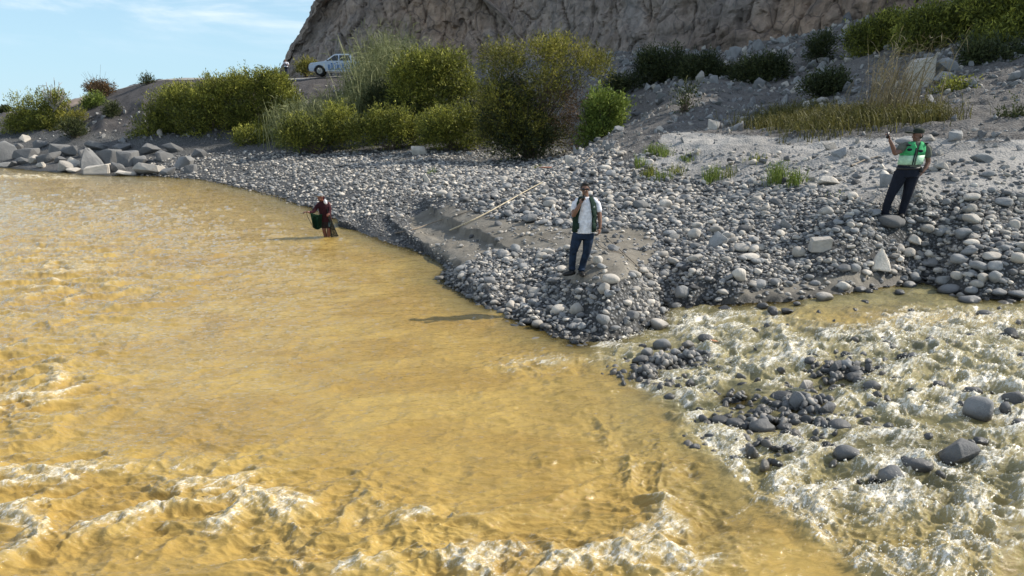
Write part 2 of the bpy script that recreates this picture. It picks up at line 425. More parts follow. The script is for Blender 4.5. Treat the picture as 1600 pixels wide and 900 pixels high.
def mat_stone(name='river_stone', angular=False):
    t = NT(name)
    tone = t.at('tone', 'INSTANCER'); O = t.obj(); W, Z, _ = wlevel(t)
    n1 = t.noise(O, 2.2, 5, 0.6); n2 = t.noise(O, 11, 5, 0.7)
    c = t.ramp(tone, [(0, (0.07, .070, .070)), (.3, (.20, .199, .195)), (.6, (.36, .357, .345)), (.82, (.52, .512, .49)), (1, (.70, .685, .65))])
    wv = t.mix(t.mr(tone, .55, .56), (1, 1, 1, 1), (1.08, 1.0, .90, 1))
    c = t.mix(1.0, c, wv, 'MULTIPLY')
    c = t.mix(t.mr(n1, .38, .68, 0, .45), c, t.mix(0.5, c, (0.02, .02, .022, 1)))
    c = t.mix(t.mr(n2, .58, .72, 0, .35), c, t.mix(.5, c, (.6, .6, .58, 1)))
    wet = t.mr(t.math('SUBTRACT', t.math('SUBTRACT', Z, W), t.math('MULTIPLY', sand if 'sand' in dir() else 0.0, 0.13)), 0.15, 0.03)
    c = t.mix(wet, c, t.mix(0.70, c, (0.014, 0.014, 0.013, 1)))
    t.set(Base_Color=c, Roughness=t.math('SUBTRACT', 0.85, t.math('MULTIPLY', wet, 0.62)), Normal=t.bump(t.math('ADD', n2, t.math('MULTIPLY', n1, 1.5)), 0.55 if angular else 0.3, 0.06))
    t.p.inputs['Specular IOR Level'].default_value = 0.4
    return t.m
def mat_cliff():
    t = NT('cliff_rock')
    P = t.pos(); q = t.mapv(P, (1, 1, 0.32)); q2 = t.mapv(P, (1, 1, 0.7), (0.3, 0.1, 0))
    n1 = t.noise(q, 0.16, 6, 0.62, 0.6); n2 = t.noise(q2, 0.9, 8, 0.7, 0.5); n3 = t.noise(P, 6, 5, 0.7)
    vd = t.vor(t.mapv(P, (1, 1, .55), (.25, 0, .4)), 0.55, 'DISTANCE_TO_EDGE')
    c = t.ramp(n1, [(.32, (.33, .245, .19)), (.44, (.50, .37, .28)), (.53, (.64, .45, .32)), (.62, (.46, .36, .29)), (.72, (.35, .30, .26))])
    c = t.mix(t.mr(n2, .35, .7, 0, .7), t.mix(.55, c, (.05, .045, .04, 1)), c)
    c = t.mix(t.mr(n2, .6, .75, 0, .5), c, (.34, .30, .25, 1))
    c = t.mix(t.mr(vd, .05, .0, 0, .55), c, (.05, .044, .04, 1))
    c = t.mix(t.mr(t.noise(P, .055, 3, .5), .42, .56, .45, 0), c, t.mix(t.mr(n2, .3, .7), (.24, .225, .215, 1), (.42, .395, .37, 1)))
    h = t.math('ADD', t.math('MULTIPLY', n2, 1.0), t.math('MULTIPLY', n3, 0.25))
    h = t.math('ADD', h, t.math('MULTIPLY', t.mr(vd, 0, .12), .2))
    t.set(Base_Color=c, Roughness=0.95, Normal=t.bump(h, 1.0, 0.6))
    t.p.inputs['Specular IOR Level'].default_value = 0.15
    return t.m
def mat_water():
    t = NT('silty_river_water')
    P = t.pos(); foam = t.at('foam'); olive = t.at('olive'); shal = t.at('shallow'); crest = t.at('crest')
    PS = t.mapv(P, (1.0, 1.7, 1.0), (0, 0, 0.35))
    n1 = t.noise(PS, 0.45, 6, 0.6, 0.8); n2 = t.noise(PS, 7.0, 6, 0.68, 0.9); n3 = t.noise(PS, 26, 4, 0.7, 0.4)
    och = t.mix(t.mr(n1, .3, .7), (0.330, 0.212, 0.054, 1), (0.43, 0.298, 0.086, 1))
    och = t.mix(t.mr(crest, .35, 1.0, 0, .75), och, (0.55, 0.37, 0.095, 1))  # light shining through the wave crests, painted in as a golden tint
    olv = t.mix(t.mr(n1, .35, .65), (0.150, 0.138, 0.068, 1), (0.31, 0.265, 0.120, 1))
    olv = t.mix(t.mr(crest, .3, .9, 0, .6), olv, (0.42, 0.36, 0.17, 1))  # same painted crest light for the olive water
    c = t.mix(olive, och, olv)
    c = t.mix(t.math('MULTIPLY', shal, t.mr(n1, .2, .8, .65, 1.0)), c, (0.15, 0.125, 0.045, 1))
    PF = t.mapv(t.mapv(P, (1, 1, 1), (0, 0, -0.75)), (0.42, 1.7, 1.0))
    f1 = t.noise(PF, 3.2, 6, 0.72, 1.4); f2 = t.noise(PF, 15, 5, 0.75, 0.8); f3 = t.noise(P, 42, 3, 0.7, 0.3)
    fn = t.math('ADD', t.math('MULTIPLY', f1, 0.42), t.math('ADD', t.math('MULTIPLY', f2, 0.42), t.math('MULTIPLY', f3, 0.16)))
    d_ = t.math('SUBTRACT', fn, t.math('SUBTRACT', 0.635, t.math('MULTIPLY', foam, 0.150)))
    ff = t.mr(d_, -0.045, 0.11, 0, .92)
    ff = t.math('MULTIPLY', ff, t.mr(foam, 0.0, 0.18))
    c = t.mix(t.math('MULTIPLY', t.mr(foam, .2, 1.0), .30), c, (0.52, 0.44, 0.25, 1))      # aerated water is paler
    fc = t.mix(t.mr(f2, .35, .62), (0.66, 0.57, 0.38, 1), (0.90, 0.875, 0.80, 1))
    fc = t.mix(t.math('SUBTRACT', 1.0, t.at('side')), fc, (0.76, 0.66, 0.44, 1)); fc = t.mix(t.mr(f3, .5, .62), fc, (0.92, 0.90, 0.84, 1))
    c = t.mix(ff, c, fc)
    nb = t.math('ADD', t.math('MULTIPLY', t.noise(t.mapv(P, (1, 2.4, 1), (0, 0, .15)), 3.2, 5, 0.6, 0.8), t.mr(t.at('calm'), 0, 1, .75, .42)), t.math('MULTIPLY', n2, .45))
    nb = t.math('ADD', nb, t.math('ADD', t.math('MULTIPLY', n3, .20), t.math('MULTIPLY', f2, t.mr(foam, 0, .6, .1, .45))))
    nb = t.math('ADD', nb, t.math('MULTIPLY', ff, .35))
    nbig = t.bump(t.noise(t.mapv(P, (1, 2.2, 1), (0, 0, .15)), 1.7, 4, 0.55, 0.8), 0.35, 0.10)
    dn = t.bump(nb, 0.36, 0.06, nbig); gn = t.bump(nb, 0.52, 0.07, nbig)
    df = t.n('BsdfDiffuse'); t.l(c, df.inputs[0]); t.l(dn, df.inputs['Normal'])
    tl_ = t.n('BsdfTranslucent'); t.l(c, tl_.inputs[0]); t.l(dn, tl_.inputs['Normal'])
    dm = t.n('MixShader'); t.val(dm.inputs[0], t.math('MULTIPLY', 0.12, t.mr(crest, .2, .8))); t.l(df.outputs[0], dm.inputs[1]); t.l(tl_.outputs[0], dm.inputs[2])
    gl = t.n('BsdfGlossy'); gl.inputs['Color'].default_value = (1, 1, 1, 1); t.val(gl.inputs['Roughness'], t.math('ADD', 0.06, t.math('MULTIPLY', ff, 0.5))); t.l(gn, gl.inputs['Normal'])
    fr = t.n('Fresnel'); fr.inputs['IOR'].default_value = 1.36; t.l(gn, fr.inputs['Normal'])
    wm = t.n('MixShader'); t.val(wm.inputs[0], t.math('MULTIPLY', fr.outputs[0], t.math('SUBTRACT', 1.0, t.math('MULTIPLY', ff, .92)))); t.l(dm.outputs[0], wm.inputs[1]); t.l(gl.outputs[0], wm.inputs[2])
    # shallow clear edge: a little of the bed shows through
    tr = t.n('BsdfTransparent'); tr.inputs[0].default_value = (0.75, 0.66, 0.42, 1)
    ms = t.n('MixShader'); a = t.math('MULTIPLY', t.at('edge'), t.math('SUBTRACT', 1.0, ff))
    t.l(a, ms.inputs[0]); t.l(wm.outputs[0], ms.inputs[1]); t.l(tr.outputs[0], ms.inputs[2]); t.l(ms.outputs[0], t.out.inputs[0])
    return t.m
M_ground = mat_ground(); M_stone = mat_stone(); M_rock = mat_stone('angular_rock', True); M_cliff = mat_cliff(); M_water = mat_water()

# ------------------------------------------------------------------ ground sheet
def zones(x, y, z):
    px, py = project(x, y, z)
    wob = fbm(x / 0.8, y / 0.8, 4, 90)
    wx = px + 20 * wob; wy = py + 9 * wob
    sand = (inpoly(wx, wy, SANDPOLY) | inpoly(wx, wy, SANDPOLY2) | inpoly(wx, wy, SANDPOLY3)).astype(float)
    sand *= (y < 30)
    wob2 = fbm(x / 3, y / 3, 4, 91)
    d4 = inpoly(px + 60 * wob2, py + 14 * wob2, SANDPOLY4) & (y > 12)
    dust = np.maximum(sstep(2.2, 3.0, z) * sstep(26, 34, y), d4 * 1.0)
    dust = np.maximum(dust, sstep(1.9, 2.5, z) * sstep(16, 19, y) * sstep(2, 5, x))
    pale = np.clip(d4 * 1.0, 0, 1) * np.clip(0.75 + 0.6 * wob2, 0, 1)
    return sand, dust, pale
U = np.concatenate([np.linspace(-1.25, -.72, 40, endpoint=False), np.linspace(-.72, -.3, 150, endpoint=False), np.linspace(-.3, .75, 600, endpoint=False), np.linspace(.75, 1.25, 40)])
V = np.concatenate([np.linspace(math.log(3.0), math.log(9.5), 40, endpoint=False), np.linspace(math.log(9.5), math.log(30), 420, endpoint=False), np.linspace(math.log(30), math.log(100), 230, endpoint=False), np.linspace(math.log(100), math.log(4000), 26)])
yy, uu = np.meshgrid(np.exp(V), U, indexing='ij')
gx, gy = uu * yy, yy
gz = HT(gx, np.minimum(gy, 150))
gz = np.where(gy > 150, gz * 0 + 3.4 + 0.0 * gz + (gz - 3.4) * sstep(500, 150, gy), gz)
sand, dust, pale = zones(gx, gy, gz)
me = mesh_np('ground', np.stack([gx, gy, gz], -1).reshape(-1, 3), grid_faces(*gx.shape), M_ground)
attr(me, 'sand', sand); attr(me, 'dust', dust); attr(me, 'pale', pale); attr(me, 'bankshade', sstep(-8, -16, gx + 2 * fbm(gx / 3, gy / 3, 3, 8)) * (gy > 45))  # last mask: where shade is painted over the left bank
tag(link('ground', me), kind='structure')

# ------------------------------------------------------------------ river water
WETROCKS = [  # px, py(centre), w, h, tone, shape  r rounded / a angular, words
 (1035,538,28,17,.30,'r'),(1012,551,21,15,.35,'r'),(1055,552,17,15,.45,'r'),(1002,562,26,13,.15,'r'),(1030,560,22,12,.15,'r'),(1075,538,20,13,.5,'r'),(1102,529,22,16,.12,'r'),(1065,545,9,8,.7,'r'),
 (1016,573,22,11,.08,'r'),(1044,568,20,10,.1,'r'),(990,572,14,8,.1,'r'),(1082,548,16,10,.12,'r'),(1004,540,12,8,.2,'r'),(1060,565,16,9,.1,'r'),
 (1256,604,26,22,.62,'a'),(1250,628,35,26,.22,'a'),(1289,637,29,25,.20,'a'),(1240,652,19,13,.25,'r'),(1150,661,31,16,.16,'r'),(1190,665,42,23,.12,'r'),(1225,667,24,14,.1,'r'),(1254,646,15,11,.15,'r'),(1125,656,30,12,.18,'r'),
 (1307,573,32,18,.10,'a'),(1335,588,26,12,.08,'r'),(1266,563,22,11,.15,'r'),(1272,555,18,8,.12,'r'),(1336,578,20,12,.08,'r'),(1192,477,18,8,.12,'r'),(1207,484,15,11,.06,'r'),(1287,463,25,13,.6,'r'),(1050,477,16,6,.15,'r'),
 (1046,620,18,12,.2,'r'),(1078,598,15,12,.1,'r'),(1160,601,16,10,.1,'r'),(1222,618,34,12,.12,'r'),(1214,632,22,12,.12,'r'),(1196,642,20,12,.1,'r'),(1262,655,22,12,.1,'r'),
 (1406,456,19,7,.15,'r'),(1514,467,31,12,.4,'r'),(1538,491,23,12,.08,'r'),(1581,521,20,17,.12,'a'),(1569,524,12,9,.08,'r'),(1517,525,15,8,.15,'r'),(1454,530,13,8,.35,'r'),(1426,557,18,13,.15,'r'),(1413,555,11,9,.12,'r'),
 (1385,535,13,9,.12,'r'),(1392,542,14,7,.1,'r'),(1356,565,12,10,.4,'r'),(1358,576,11,15,.08,'a'),(1530,636,48,32,.30,'r'),(1570,637,21,19,.12,'r'),(1582,621,30,22,.10,'r'),(1362,603,27,15,.14,'r'),(1596,556,14,11,.1,'r'),(1594,661,26,14,.12,'r'),
 (1322,708,38,26,.15,'r'),(1495,703,58,34,.13,'a'),(1433,721,50,20,.14,'r'),(1392,742,42,36,.18,'r'),(1086,698,17,12,.25,'r'),(1174,706,14,18,.15,'r'),(1310,664,34,18,.15,'r'),(1532,688,22,11,.1,'r'),(1210,488,14,8,.1,'r'),
 (1468,600,22,10,.1,'r'),(1520,610,26,14,.12,'r'),(1200,500,12,6,.1,'r'),(1358,455,12,5,.1,'r'),(1352,471,14,5,.1,'r'),(1229,485,18,7,.15,'r'),(1245,474,12,6,.3,'r')]
RK = np.array([list(PZ(a, b + 0.30 * h, .25)[:2]) + [ww_ * PZ(a, b, .25)[1] / F] for a, b, ww_, h, tn, sh in WETROCKS])
WU = np.concatenate([np.linspace(-1.05, -.74, 50, endpoint=False), np.linspace(-.74, .74, 930, endpoint=False), np.linspace(.74, 1.05, 50)])
PYY = np.concatenate([np.linspace(1500, 930, 60, endpoint=False), np.linspace(930, 262, 720, endpoint=False), np.linspace(262, 236, 24)])
WV = np.array([PZ(800, p, 0.0)[1] for p in PYY])
wy, wu = np.meshgrid(WV, WU, indexing='ij')
wx = wu * wy
px, py = project(wx, wy, WL(wx))
def blobs(lst):
    s = np.zeros(px.shape)
    for a, b, sx_, sy_, am in lst: s += am * np.exp(-((px - a) / sx_) ** 2 - ((py - b) / sy_) ** 2)
    return s
CONF = [(925, 560), (985, 590), (1030, 650), (1110, 735), (1200, 800), (1330, 900), (1450, 1100)]
dc, sc_side = segdist(px, py, CONF)
right = sstep(-30, 60, dc * -sc_side) if True else None
_pc = px - np.interp(py, [c[1] for c in CONF], [c[0] for c in CONF])
right = sstep(-45, 55, _pc + 30 * fbm(wx / .8, wy / .8, 3, 21)) * sstep(470, 500, py)
right = np.maximum(right, sstep(950, 1000, px) * sstep(600, 560, py))
amp = 0.14 + blobs([(0, 600, 150, 55, .75), (60, 780, 150, 90, .55), (330, 790, 150, 70, .7), (470, 870, 130, 60, .7), (720, 860, 110, 50, .9), (880, 900, 160, 60, .8), (-150, 850, 200, 200, .6),
                    (60, 470, 200, 60, .35), (120, 380, 260, 90, .38), (40, 270, 150, 12, .5), (950, 700, 150, 90, .22), (1050, 820, 120, 90, .55), (850, 570, 90, 20, .45), (600, 780, 200, 60, .25)])
ramp_ = right * (0.35 + 0.65 * sstep(464, 508, py)) * (1 - 0.6 * np.exp(-((px - 1290) / 90) ** 2 - ((py - 497) / 22) ** 2))
amp = np.clip(np.maximum(amp * (1 - right), ramp_ * 1.0), 0, 1.2)
calmrock = np.clip(blobs([(1043, 560, 62, 26, .85), (1210, 645, 95, 38, .75), (1312, 582, 50, 22, .75), (1150, 608, 40, 16, .5)]), 0, .9)
amp = amp * (1 - .8 * calmrock)
# domain-warped waves
wrx = 0.5 * fbm(wx / 1.6, wy / 1.6, 3, 50); wry = 0.5 * fbm(wx / 1.6 + 9, wy / 1.6, 3, 51)
a1 = ridged((wx * 0.45 + wy * .2) / 0.85 + wrx, (wy * 1.0 - .25 * wx) / 0.95 + wry, 4, 52, .5)      # long standing waves of the main river
a2 = ridged(wx / 0.62 + 1.2 * wrx, wy / 0.50 + 1.2 * wry, 4, 53, .55)              # choppy rapids
a3 = fbm(wx / 0.75 + wrx, wy / 0.34 + wry, 4, 54)
lumps = fbm(wx / 0.55 + wrx, wy / 0.45, 2, 58)
rip = ridged(wx / 0.42 + .8 * wrx, wy / 0.17 + .8 * wry, 3, 55)
wmain = 0.27 * (a1 ** 1.6 - 0.34) + 0.11 * a3 + 0.08 * (rip - .5) + 0.05 * fbm(wx / .3 + wrx, wy / .16, 3, 88)
wrap = 0.21 * (a2 - 0.5) + 0.06 * a3 + 0.08 * lumps
wz = WL(wx) + amp * (wmain * (1 - right) + wrap * right) + 0.016 * (rip - .5) + 0.014 * a3 * np.clip(1 - amp, 0, 1)
crest = np.clip(((a1 * (1 - right) + a2 * right) - 0.5) / 0.35, 0, 1) * np.clip(amp * 1.6, 0, 1)
# foam: drawn on the crests, in the rapids, behind every rock
foam = np.clip((a1 - 0.58) / 0.22 + .35 * a3, 0, 1) * sstep(.25, .80, amp) * (1 - right)
foam = np.maximum(foam, right * sstep(.25, .9, amp) * np.clip(0.42 + 1.7 * (a2 - 0.45) + 0.7 * lumps, 0, 1.0))
foam = foam + blobs([(860, 570, 85, 13, .55), (935, 552, 28, 14, .5), (800, 583, 60, 10, .3), (975, 602, 40, 9, .45), (1080, 505, 70, 14, .35), (40, 276, 75, 5, .9), (115, 279, 30, 3, .8), (500, 292, 0.1, 0.1, 0),
                     (590, 685, 9, 5, .9), (730, 850, 30, 50, .75), (440, 850, 70, 30, .6), (125, 815, 26, 40, .6), (20, 612, 90, 14, .6), (340, 765, 60, 18, .45), (560, 810, 60, 14, .4), (900, 870, 180, 40, .6), (60, 520, 60, 10, .3), (1180, 790, 90, 60, .35),
                     (1300, 650, 90, 60, .12), (1480, 640, 110, 20, .35), (1250, 510, 50, 14, .3), (1380, 490, 90, 12, .35), (640, 800, 160, 12, .25), (1100, 880, 160, 50, .3), (1560, 520, 60, 8, .2)]) * np.clip(.6 + 1.5 * (a2 - .45), 0, 1.3)
wob_ = np.zeros_like(wz)
m = (wy < 16)
sub = np.where(m)
sxw, syw = wx[sub], wy[sub]; fo = np.zeros(len(sxw)); bm_ = np.zeros(len(sxw))
for rx_, ry_, rw in RK:
    near = (np.abs(sxw - rx_) < 3 * rw) & (np.abs(syw - ry_) < 3 * rw)
    X = sxw[near] - rx_; Y = syw[near] - ry_; r = np.hypot(X, Y)
    fo[near] += 0.55 * np.exp(-((r - 0.62 * rw) / (0.28 * rw)) ** 2) * (0.55 + 0.45 * np.clip(-Y / rw - X / rw, -1, 1))
    bm_[near] += 0.05 * np.exp(-(np.hypot(X - .35 * rw, Y - .5 * rw) / (0.6 * rw)) ** 2) - 0.04 * np.exp(-(np.hypot(X + .5 * rw, Y + .5 * rw) / (0.7 * rw)) ** 2)
tmp = np.zeros_like(wz); tmp[sub] = np.clip(fo, 0, .8) * sstep(.1, .5, amp[sub]); foam = foam + tmp
tmp = np.zeros_like(wz); tmp[sub] = bm_ * sstep(.1, .5, amp[sub]); wz = wz + tmp
wz += 0.02 * np.clip(foam, 0, 1) * (fbm(wx / .12, wy / .12, 3, 66) + .3)
bed = HT(wx, wy)
dep = WL(wx) - bed
calm_edge = sstep(0.05, 0.30, dep)
wz = WL(wx) + (wz - WL(wx)) * (0.35 + 0.65 * calm_edge)
foam = np.clip(foam, 0, 1.1) * (1 - .45 * calmrock)
foam *= np.where(right < .5, sstep(0.05, .3, dep), 1)
shallow = sstep(0.50, 0.06, dep) * .9 * (1 - 0.5 * right) + 0.35 * blobs([(940, 600, 110, 90, .9), (1000, 690, 60, 60, .6), (1060, 480, 40, 12, .5)]) * (1 - sstep(.6, 1, right))
edge = sstep(0.14, 0.0, dep) * 0.75 + 0.35 * sstep(.3, .1, dep) * right * sstep(.8, .3, amp)
olive = right * np.clip(1 - blobs([(1330, 497, 110, 18, .7), (1520, 500, 90, 12, .45), (1450, 870, 260, 90, .45), (1150, 850, 150, 90, .6)]), 0, 1)
olive = np.clip(olive + 0.4 * blobs([(985, 640, 45, 60, .8)]), 0, 1)
keep = (wz > bed - 0.12)
fc = grid_faces(*wx.shape); kv = keep.ravel(); fc = fc[kv[fc].any(1)]
me = mesh_np('river', np.stack([wx, wy, wz], -1).reshape(-1, 3), fc, M_water)
for n_, v_ in (('foam', foam), ('olive', olive), ('shallow', np.clip(shallow, 0, 1)), ('edge', np.clip(edge, 0, 1)), ('crest', crest), ('calm', np.clip(1 - amp, 0, 1)), ('side', np.clip(.35 + right, 0, 1))): attr(me, n_, v_)
river = tag(link('river', me), kind='structure')

# ------------------------------------------------------------------ cliff
base = [(-18, 150, 6), (-20, 108, 7), (-27.2, 87, 7.5), (-20, 82, 7.3), (-8, 80, 7.3), (2, 77, 8.3), (10, 71, 8.6), (17, 65.5, 9.4), (24, 59.5, 10.2), (30, 55, 11.2), (36, 52, 11.8), (46, 45, 13.5), (51.5, 41.5, 14.3), (55, 38.5, 15), (66, 34, 16), (84, 60, 14), (90, 110, 10)]
bp = np.array(base, float)
seg = np.concatenate([[0], np.cumsum(np.hypot(np.diff(bp[:, 0]), np.diff(bp[:, 1])))])
Sv = np.concatenate([np.linspace(0, seg[1], 20, endpoint=False), np.linspace(seg[1], seg[11], 620, endpoint=False), np.linspace(seg[11], seg[-1], 90)])
bx, by, bz = [np.interp(Sv, seg, bp[:, i]) for i in range(3)]
k = 9; ker = np.ones(k) / k
sm = lambda a: np.convolve(np.pad(a, k // 2, mode='edge'), ker, 'valid')
bx, by, bz = sm(bx), sm(by), sm(bz)
tx, ty = np.gradient(bx), np.gradient(by); tl = np.hypot(tx, ty); nx, ny = -ty / tl, tx / tl    # inward (away from camera)
Hmax = np.interp(Sv, seg, [10, 16, 19, 20, 20, 20, 20, 20, 20, 20, 20, 19, 16, 28, 29, 25, 10])
lean = np.interp(Sv, seg, [.3, .5, .66, .46, .40, .36, .34, .34, .34, .28, .2, .12, .12, .14, .2, .8, 1])
T = np.concatenate([np.linspace(-3, 16, 210, endpoint=False), np.linspace(16, 60, 60)])
TT, SS = np.meshgrid(T, Sv, indexing='ij')
ar = lambda a: np.broadcast_to(a[None], TT.shape)
hm = ar(Hmax) * (1 + 0.10 * fbm(SS / 9, SS * 0, 3, 5))
hh = np.minimum(TT, hm) - 0.9 * np.maximum(TT - hm - 1.5, 0); over = np.maximum(TT - hm, 0)
off = ar(lean) * np.clip(TT, -3, hm) + over * 1.0
f1, f2, cid = worley(SS / 2.2 + .35 * fbm(SS / 3, TT / 3, 2, 9), TT / 6.0 + .3 * fbm(SS / 3, TT / 3, 2, 19), 4)
g1, g2, cid2 = worley(SS / 0.8 + TT * .12, TT / 2.1, 14)
disp = 1.7 * (ridged(SS / 9.0 + .35 * fbm(SS / 8, TT / 14, 2, 3), TT / 40.0, 3, 2) - .5) + 0.75 * (cid - .5) + 0.8 * fbm(SS / 2.2, TT / 5.5, 5, 6) + 0.22 * (cid2 - .5) + 0.40 * fbm(SS / .7, TT / 1.1, 4, 7)
disp += -0.35 * sstep(.12, 0, f2 - f1) - 0.05 * sstep(.1, 0, g2 - g1) + 0.5 * fbm(SS / 7, TT / 1.6, 3, 33)
off = off - disp * sstep(-2, 1.5, TT)
cx_ = ar(bx) + ar(nx) * off; cy_ = ar(by) + ar(ny) * off; cz_ = ar(bz) + hh + 0.25 * fbm(SS / 1.2, TT / .8, 3, 71)
me = mesh_np('cliff', np.stack([cx_, cy_, cz_], -1).reshape(-1, 3), grid_faces(*TT.shape), M_cliff, smooth=False)
tag(link('cliff', me), kind='structure')

# ------------------------------------------------------------------ dirt road on top of the embankment
rp = [PY(a, b, Y) for a, b, Y in [(-300, 186, 92), (0, 183, 88), (120, 165, 82), (200, 142, 78), (300, 130, 74), (400, 124, 72.5), (500, 121, 71.5), (600, 119, 71), (720, 115, 71)]]
rp = np.array(rp); ss = np.linspace(0, len(rp) - 1, 120)
cxr = np.interp(ss, range(len(rp)), rp[:, 0]); cyr = np.interp(ss, range(len(rp)), rp[:, 1])
rows = []
for k_ in np.linspace(-1.9, 1.9, 9):
    rows.append(np.stack([cxr + 0.1 * k_, cyr + k_, np.zeros_like(cxr)], -1))
R_ = np.array(rows); R_[..., 2] = np.maximum.reduce([HT(R_[..., 0], R_[..., 1])] ) + 0.03 + 0.03 * fbm(R_[..., 0], R_[..., 1], 2, 4)
t = NT('dirt_road_dust'); n_ = t.noise(t.pos(), 3, 5, .6)
t.set(Base_Color=t.mix(t.mr(n_, .35, .65), (.22, .205, .185, 1), (.36, .34, .31, 1)), Roughness=.95, Normal=t.bump(n_, .5, .05))
tag(link('dirt_road', mesh_np('dirt_road', R_.reshape(-1, 3), grid_faces(R_.shape[0], R_.shape[1]), t.m)), kind='structure')
# ------------------------------------------------------------------ stone shapes
def ico(sub):
    bm = bmesh.new(); bmesh.ops.create_icosphere(bm, subdivisions=sub, radius=1.0)
    v = np.array([q.co[:] for q in bm.verts]); f = np.array([[a.index for a in q.verts] for q in bm.faces]); bm.free(); return v, f
def stone_mesh(name, seed, sub, mat, rough=0.10):
    r = np.random.default_rng(seed); v, f = ico(sub)
    ax = np.array([1.0, r.uniform(.62, .92), r.uniform(.38, .68)])
    p = 1.0 - 0.0 * v[:, 0]
    for k_ in range(5):      # gentle flats: clip with random planes
        n = r.normal(size=3); n /= np.linalg.norm(n); d = r.uniform(.62, .88)
        h = v @ n - d; v = v - np.clip(h, 0, None)[:, None] * n * 0.75
    nn = fbm(v[:, 0] * 1.3 + seed, v[:, 1] * 1.3 + v[:, 2], 2, seed)
    v = v * (1 + rough * nn[:, None]) * ax
    return mesh_np(name, v * 0.5 / np.abs(v[:, 0]).max(), f, mat)
def rock_mesh(name, seed, mat, n=16, ax=(1, .8, .65), bev=0.05):
    r = np.random.default_rng(seed); bm = bmesh.new()
    for i in range(n):
        d = r.normal(size=3); d /= np.linalg.norm(d); d = np.sign(d) * np.abs(d) ** 0.75
        bm.verts.new(Vector(d * np.array(ax) * r.uniform(.8, 1.05)))
    bmesh.ops.convex_hull(bm, input=bm.verts)
    bmesh.ops.delete(bm, geom=[q for q in bm.verts if not q.link_faces], context='VERTS')
    bmesh.ops.dissolve_limit(bm, angle_limit=0.14, verts=bm.verts, edges=bm.edges)
    bmesh.ops.bevel(bm, geom=list(bm.edges), offset=bev, segments=2, affect='EDGES', profile=.6, clamp_overlap=True)
    bmesh.ops.triangulate(bm, faces=bm.faces)
    bmesh.ops.subdivide_edges(bm, edges=[e for e in bm.edges if e.calc_length() > .35], cuts=1)
    bmesh.ops.triangulate(bm, faces=bm.faces)
    v = np.array([q.co[:] for q in bm.verts]); nn = fbm(v[:, 0] * 2 + seed, v[:, 1] * 2 + v[:, 2] * 1.7, 3, seed)
    v = v * (1 + 0.09 * nn[:, None]); f = np.array([[a.index for a in q.verts] for q in bm.faces]); bm.free()
    v = v / (np.abs(v[:, 0]).max() * 2)
    me = mesh_np(name, v, f, mat)
    me.set_sharp_from_angle(angle=math.radians(28))
    return me
SRC = bpy.data.collections.new('stone_shapes')      # source shapes of the gravel, not linked to the scene
for i in range(10):
    o = bpy.data.objects.new('pebble_shape_%02d' % i, stone_mesh('pebble_shape', 100 + i, 2, M_stone)); SRC.objects.link(o)
for i in range(4):
    o = bpy.data.objects.new('pebble_shape_%02d' % (10 + i), rock_mesh('pebble_shape', 150 + i, M_stone, 14, (1, .75, .5 + .06 * i), .07)); SRC.objects.link(o)
SRA = bpy.data.collections.new('scree_shapes')
for i in range(8):
    o = bpy.data.objects.new('scree_shape_%02d' % i, rock_mesh('scree_shape', 200 + i, M_rock, 11, (1, r_ := random.uniform(.6, .9), random.uniform(.4, .75)), .03)); SRA.objects.link(o)
BIG = [stone_mesh('river_stone', 300 + i, 3, M_stone, .13) for i in range(14)]
ANG = [rock_mesh('angular_stone', 400 + i, M_rock, 13 + i % 5, (1, .8, .55 + .07 * (i % 4)), .045) for i in range(9)]

def scatter(name, coll, P, rot, scl, idx, tone):
    me = bpy.data.meshes.new(name); me.vertices.add(len(P)); me.vertices.foreach_set('co', np.asarray(P, np.float32).ravel())
    attr(me, 'rot', rot.astype(np.float32), 'FLOAT_VECTOR'); attr(me, 'scl', scl.astype(np.float32), 'FLOAT_VECTOR')
    attr(me, 'idx', idx.astype(np.int32), 'INT'); attr(me, 'tone', tone.astype(np.float32))
    o = link(name, me); md = o.modifiers.new('stones', 'NODES')
    g = bpy.data.node_groups.new(name, 'GeometryNodeTree')
    g.interface.new_socket('Geometry', in_out='INPUT', socket_type='NodeSocketGeometry'); g.interface.new_socket('Geometry', in_out='OUTPUT', socket_type='NodeSocketGeometry')
    gi = g.nodes.new('NodeGroupInput'); go = g.nodes.new('NodeGroupOutput'); ip = g.nodes.new('GeometryNodeInstanceOnPoints'); ci = g.nodes.new('GeometryNodeCollectionInfo')
    ci.inputs['Collection'].default_value = coll; ci.inputs['Separate Children'].default_value = True; ci.inputs['Reset Children'].default_value = True
    ip.inputs['Pick Instance'].default_value = True
    def na(n, ty):
        q = g.nodes.new('GeometryNodeInputNamedAttribute'); q.data_type = ty; q.inputs['Name'].default_value = n; return [s_ for s_ in q.outputs if s_.enabled][0]
    l = g.links.new
    l(gi.outputs[0], ip.inputs['Points']); l(ci.outputs[0], ip.inputs['Instance']); l(na('idx', 'INT'), ip.inputs['Instance Index'])
    l(na('rot', 'FLOAT_VECTOR'), ip.inputs['Rotation']); l(na('scl', 'FLOAT_VECTOR'), ip.inputs['Scale']); l(ip.outputs[0], go.inputs[0])
    md.node_group = g
    return o

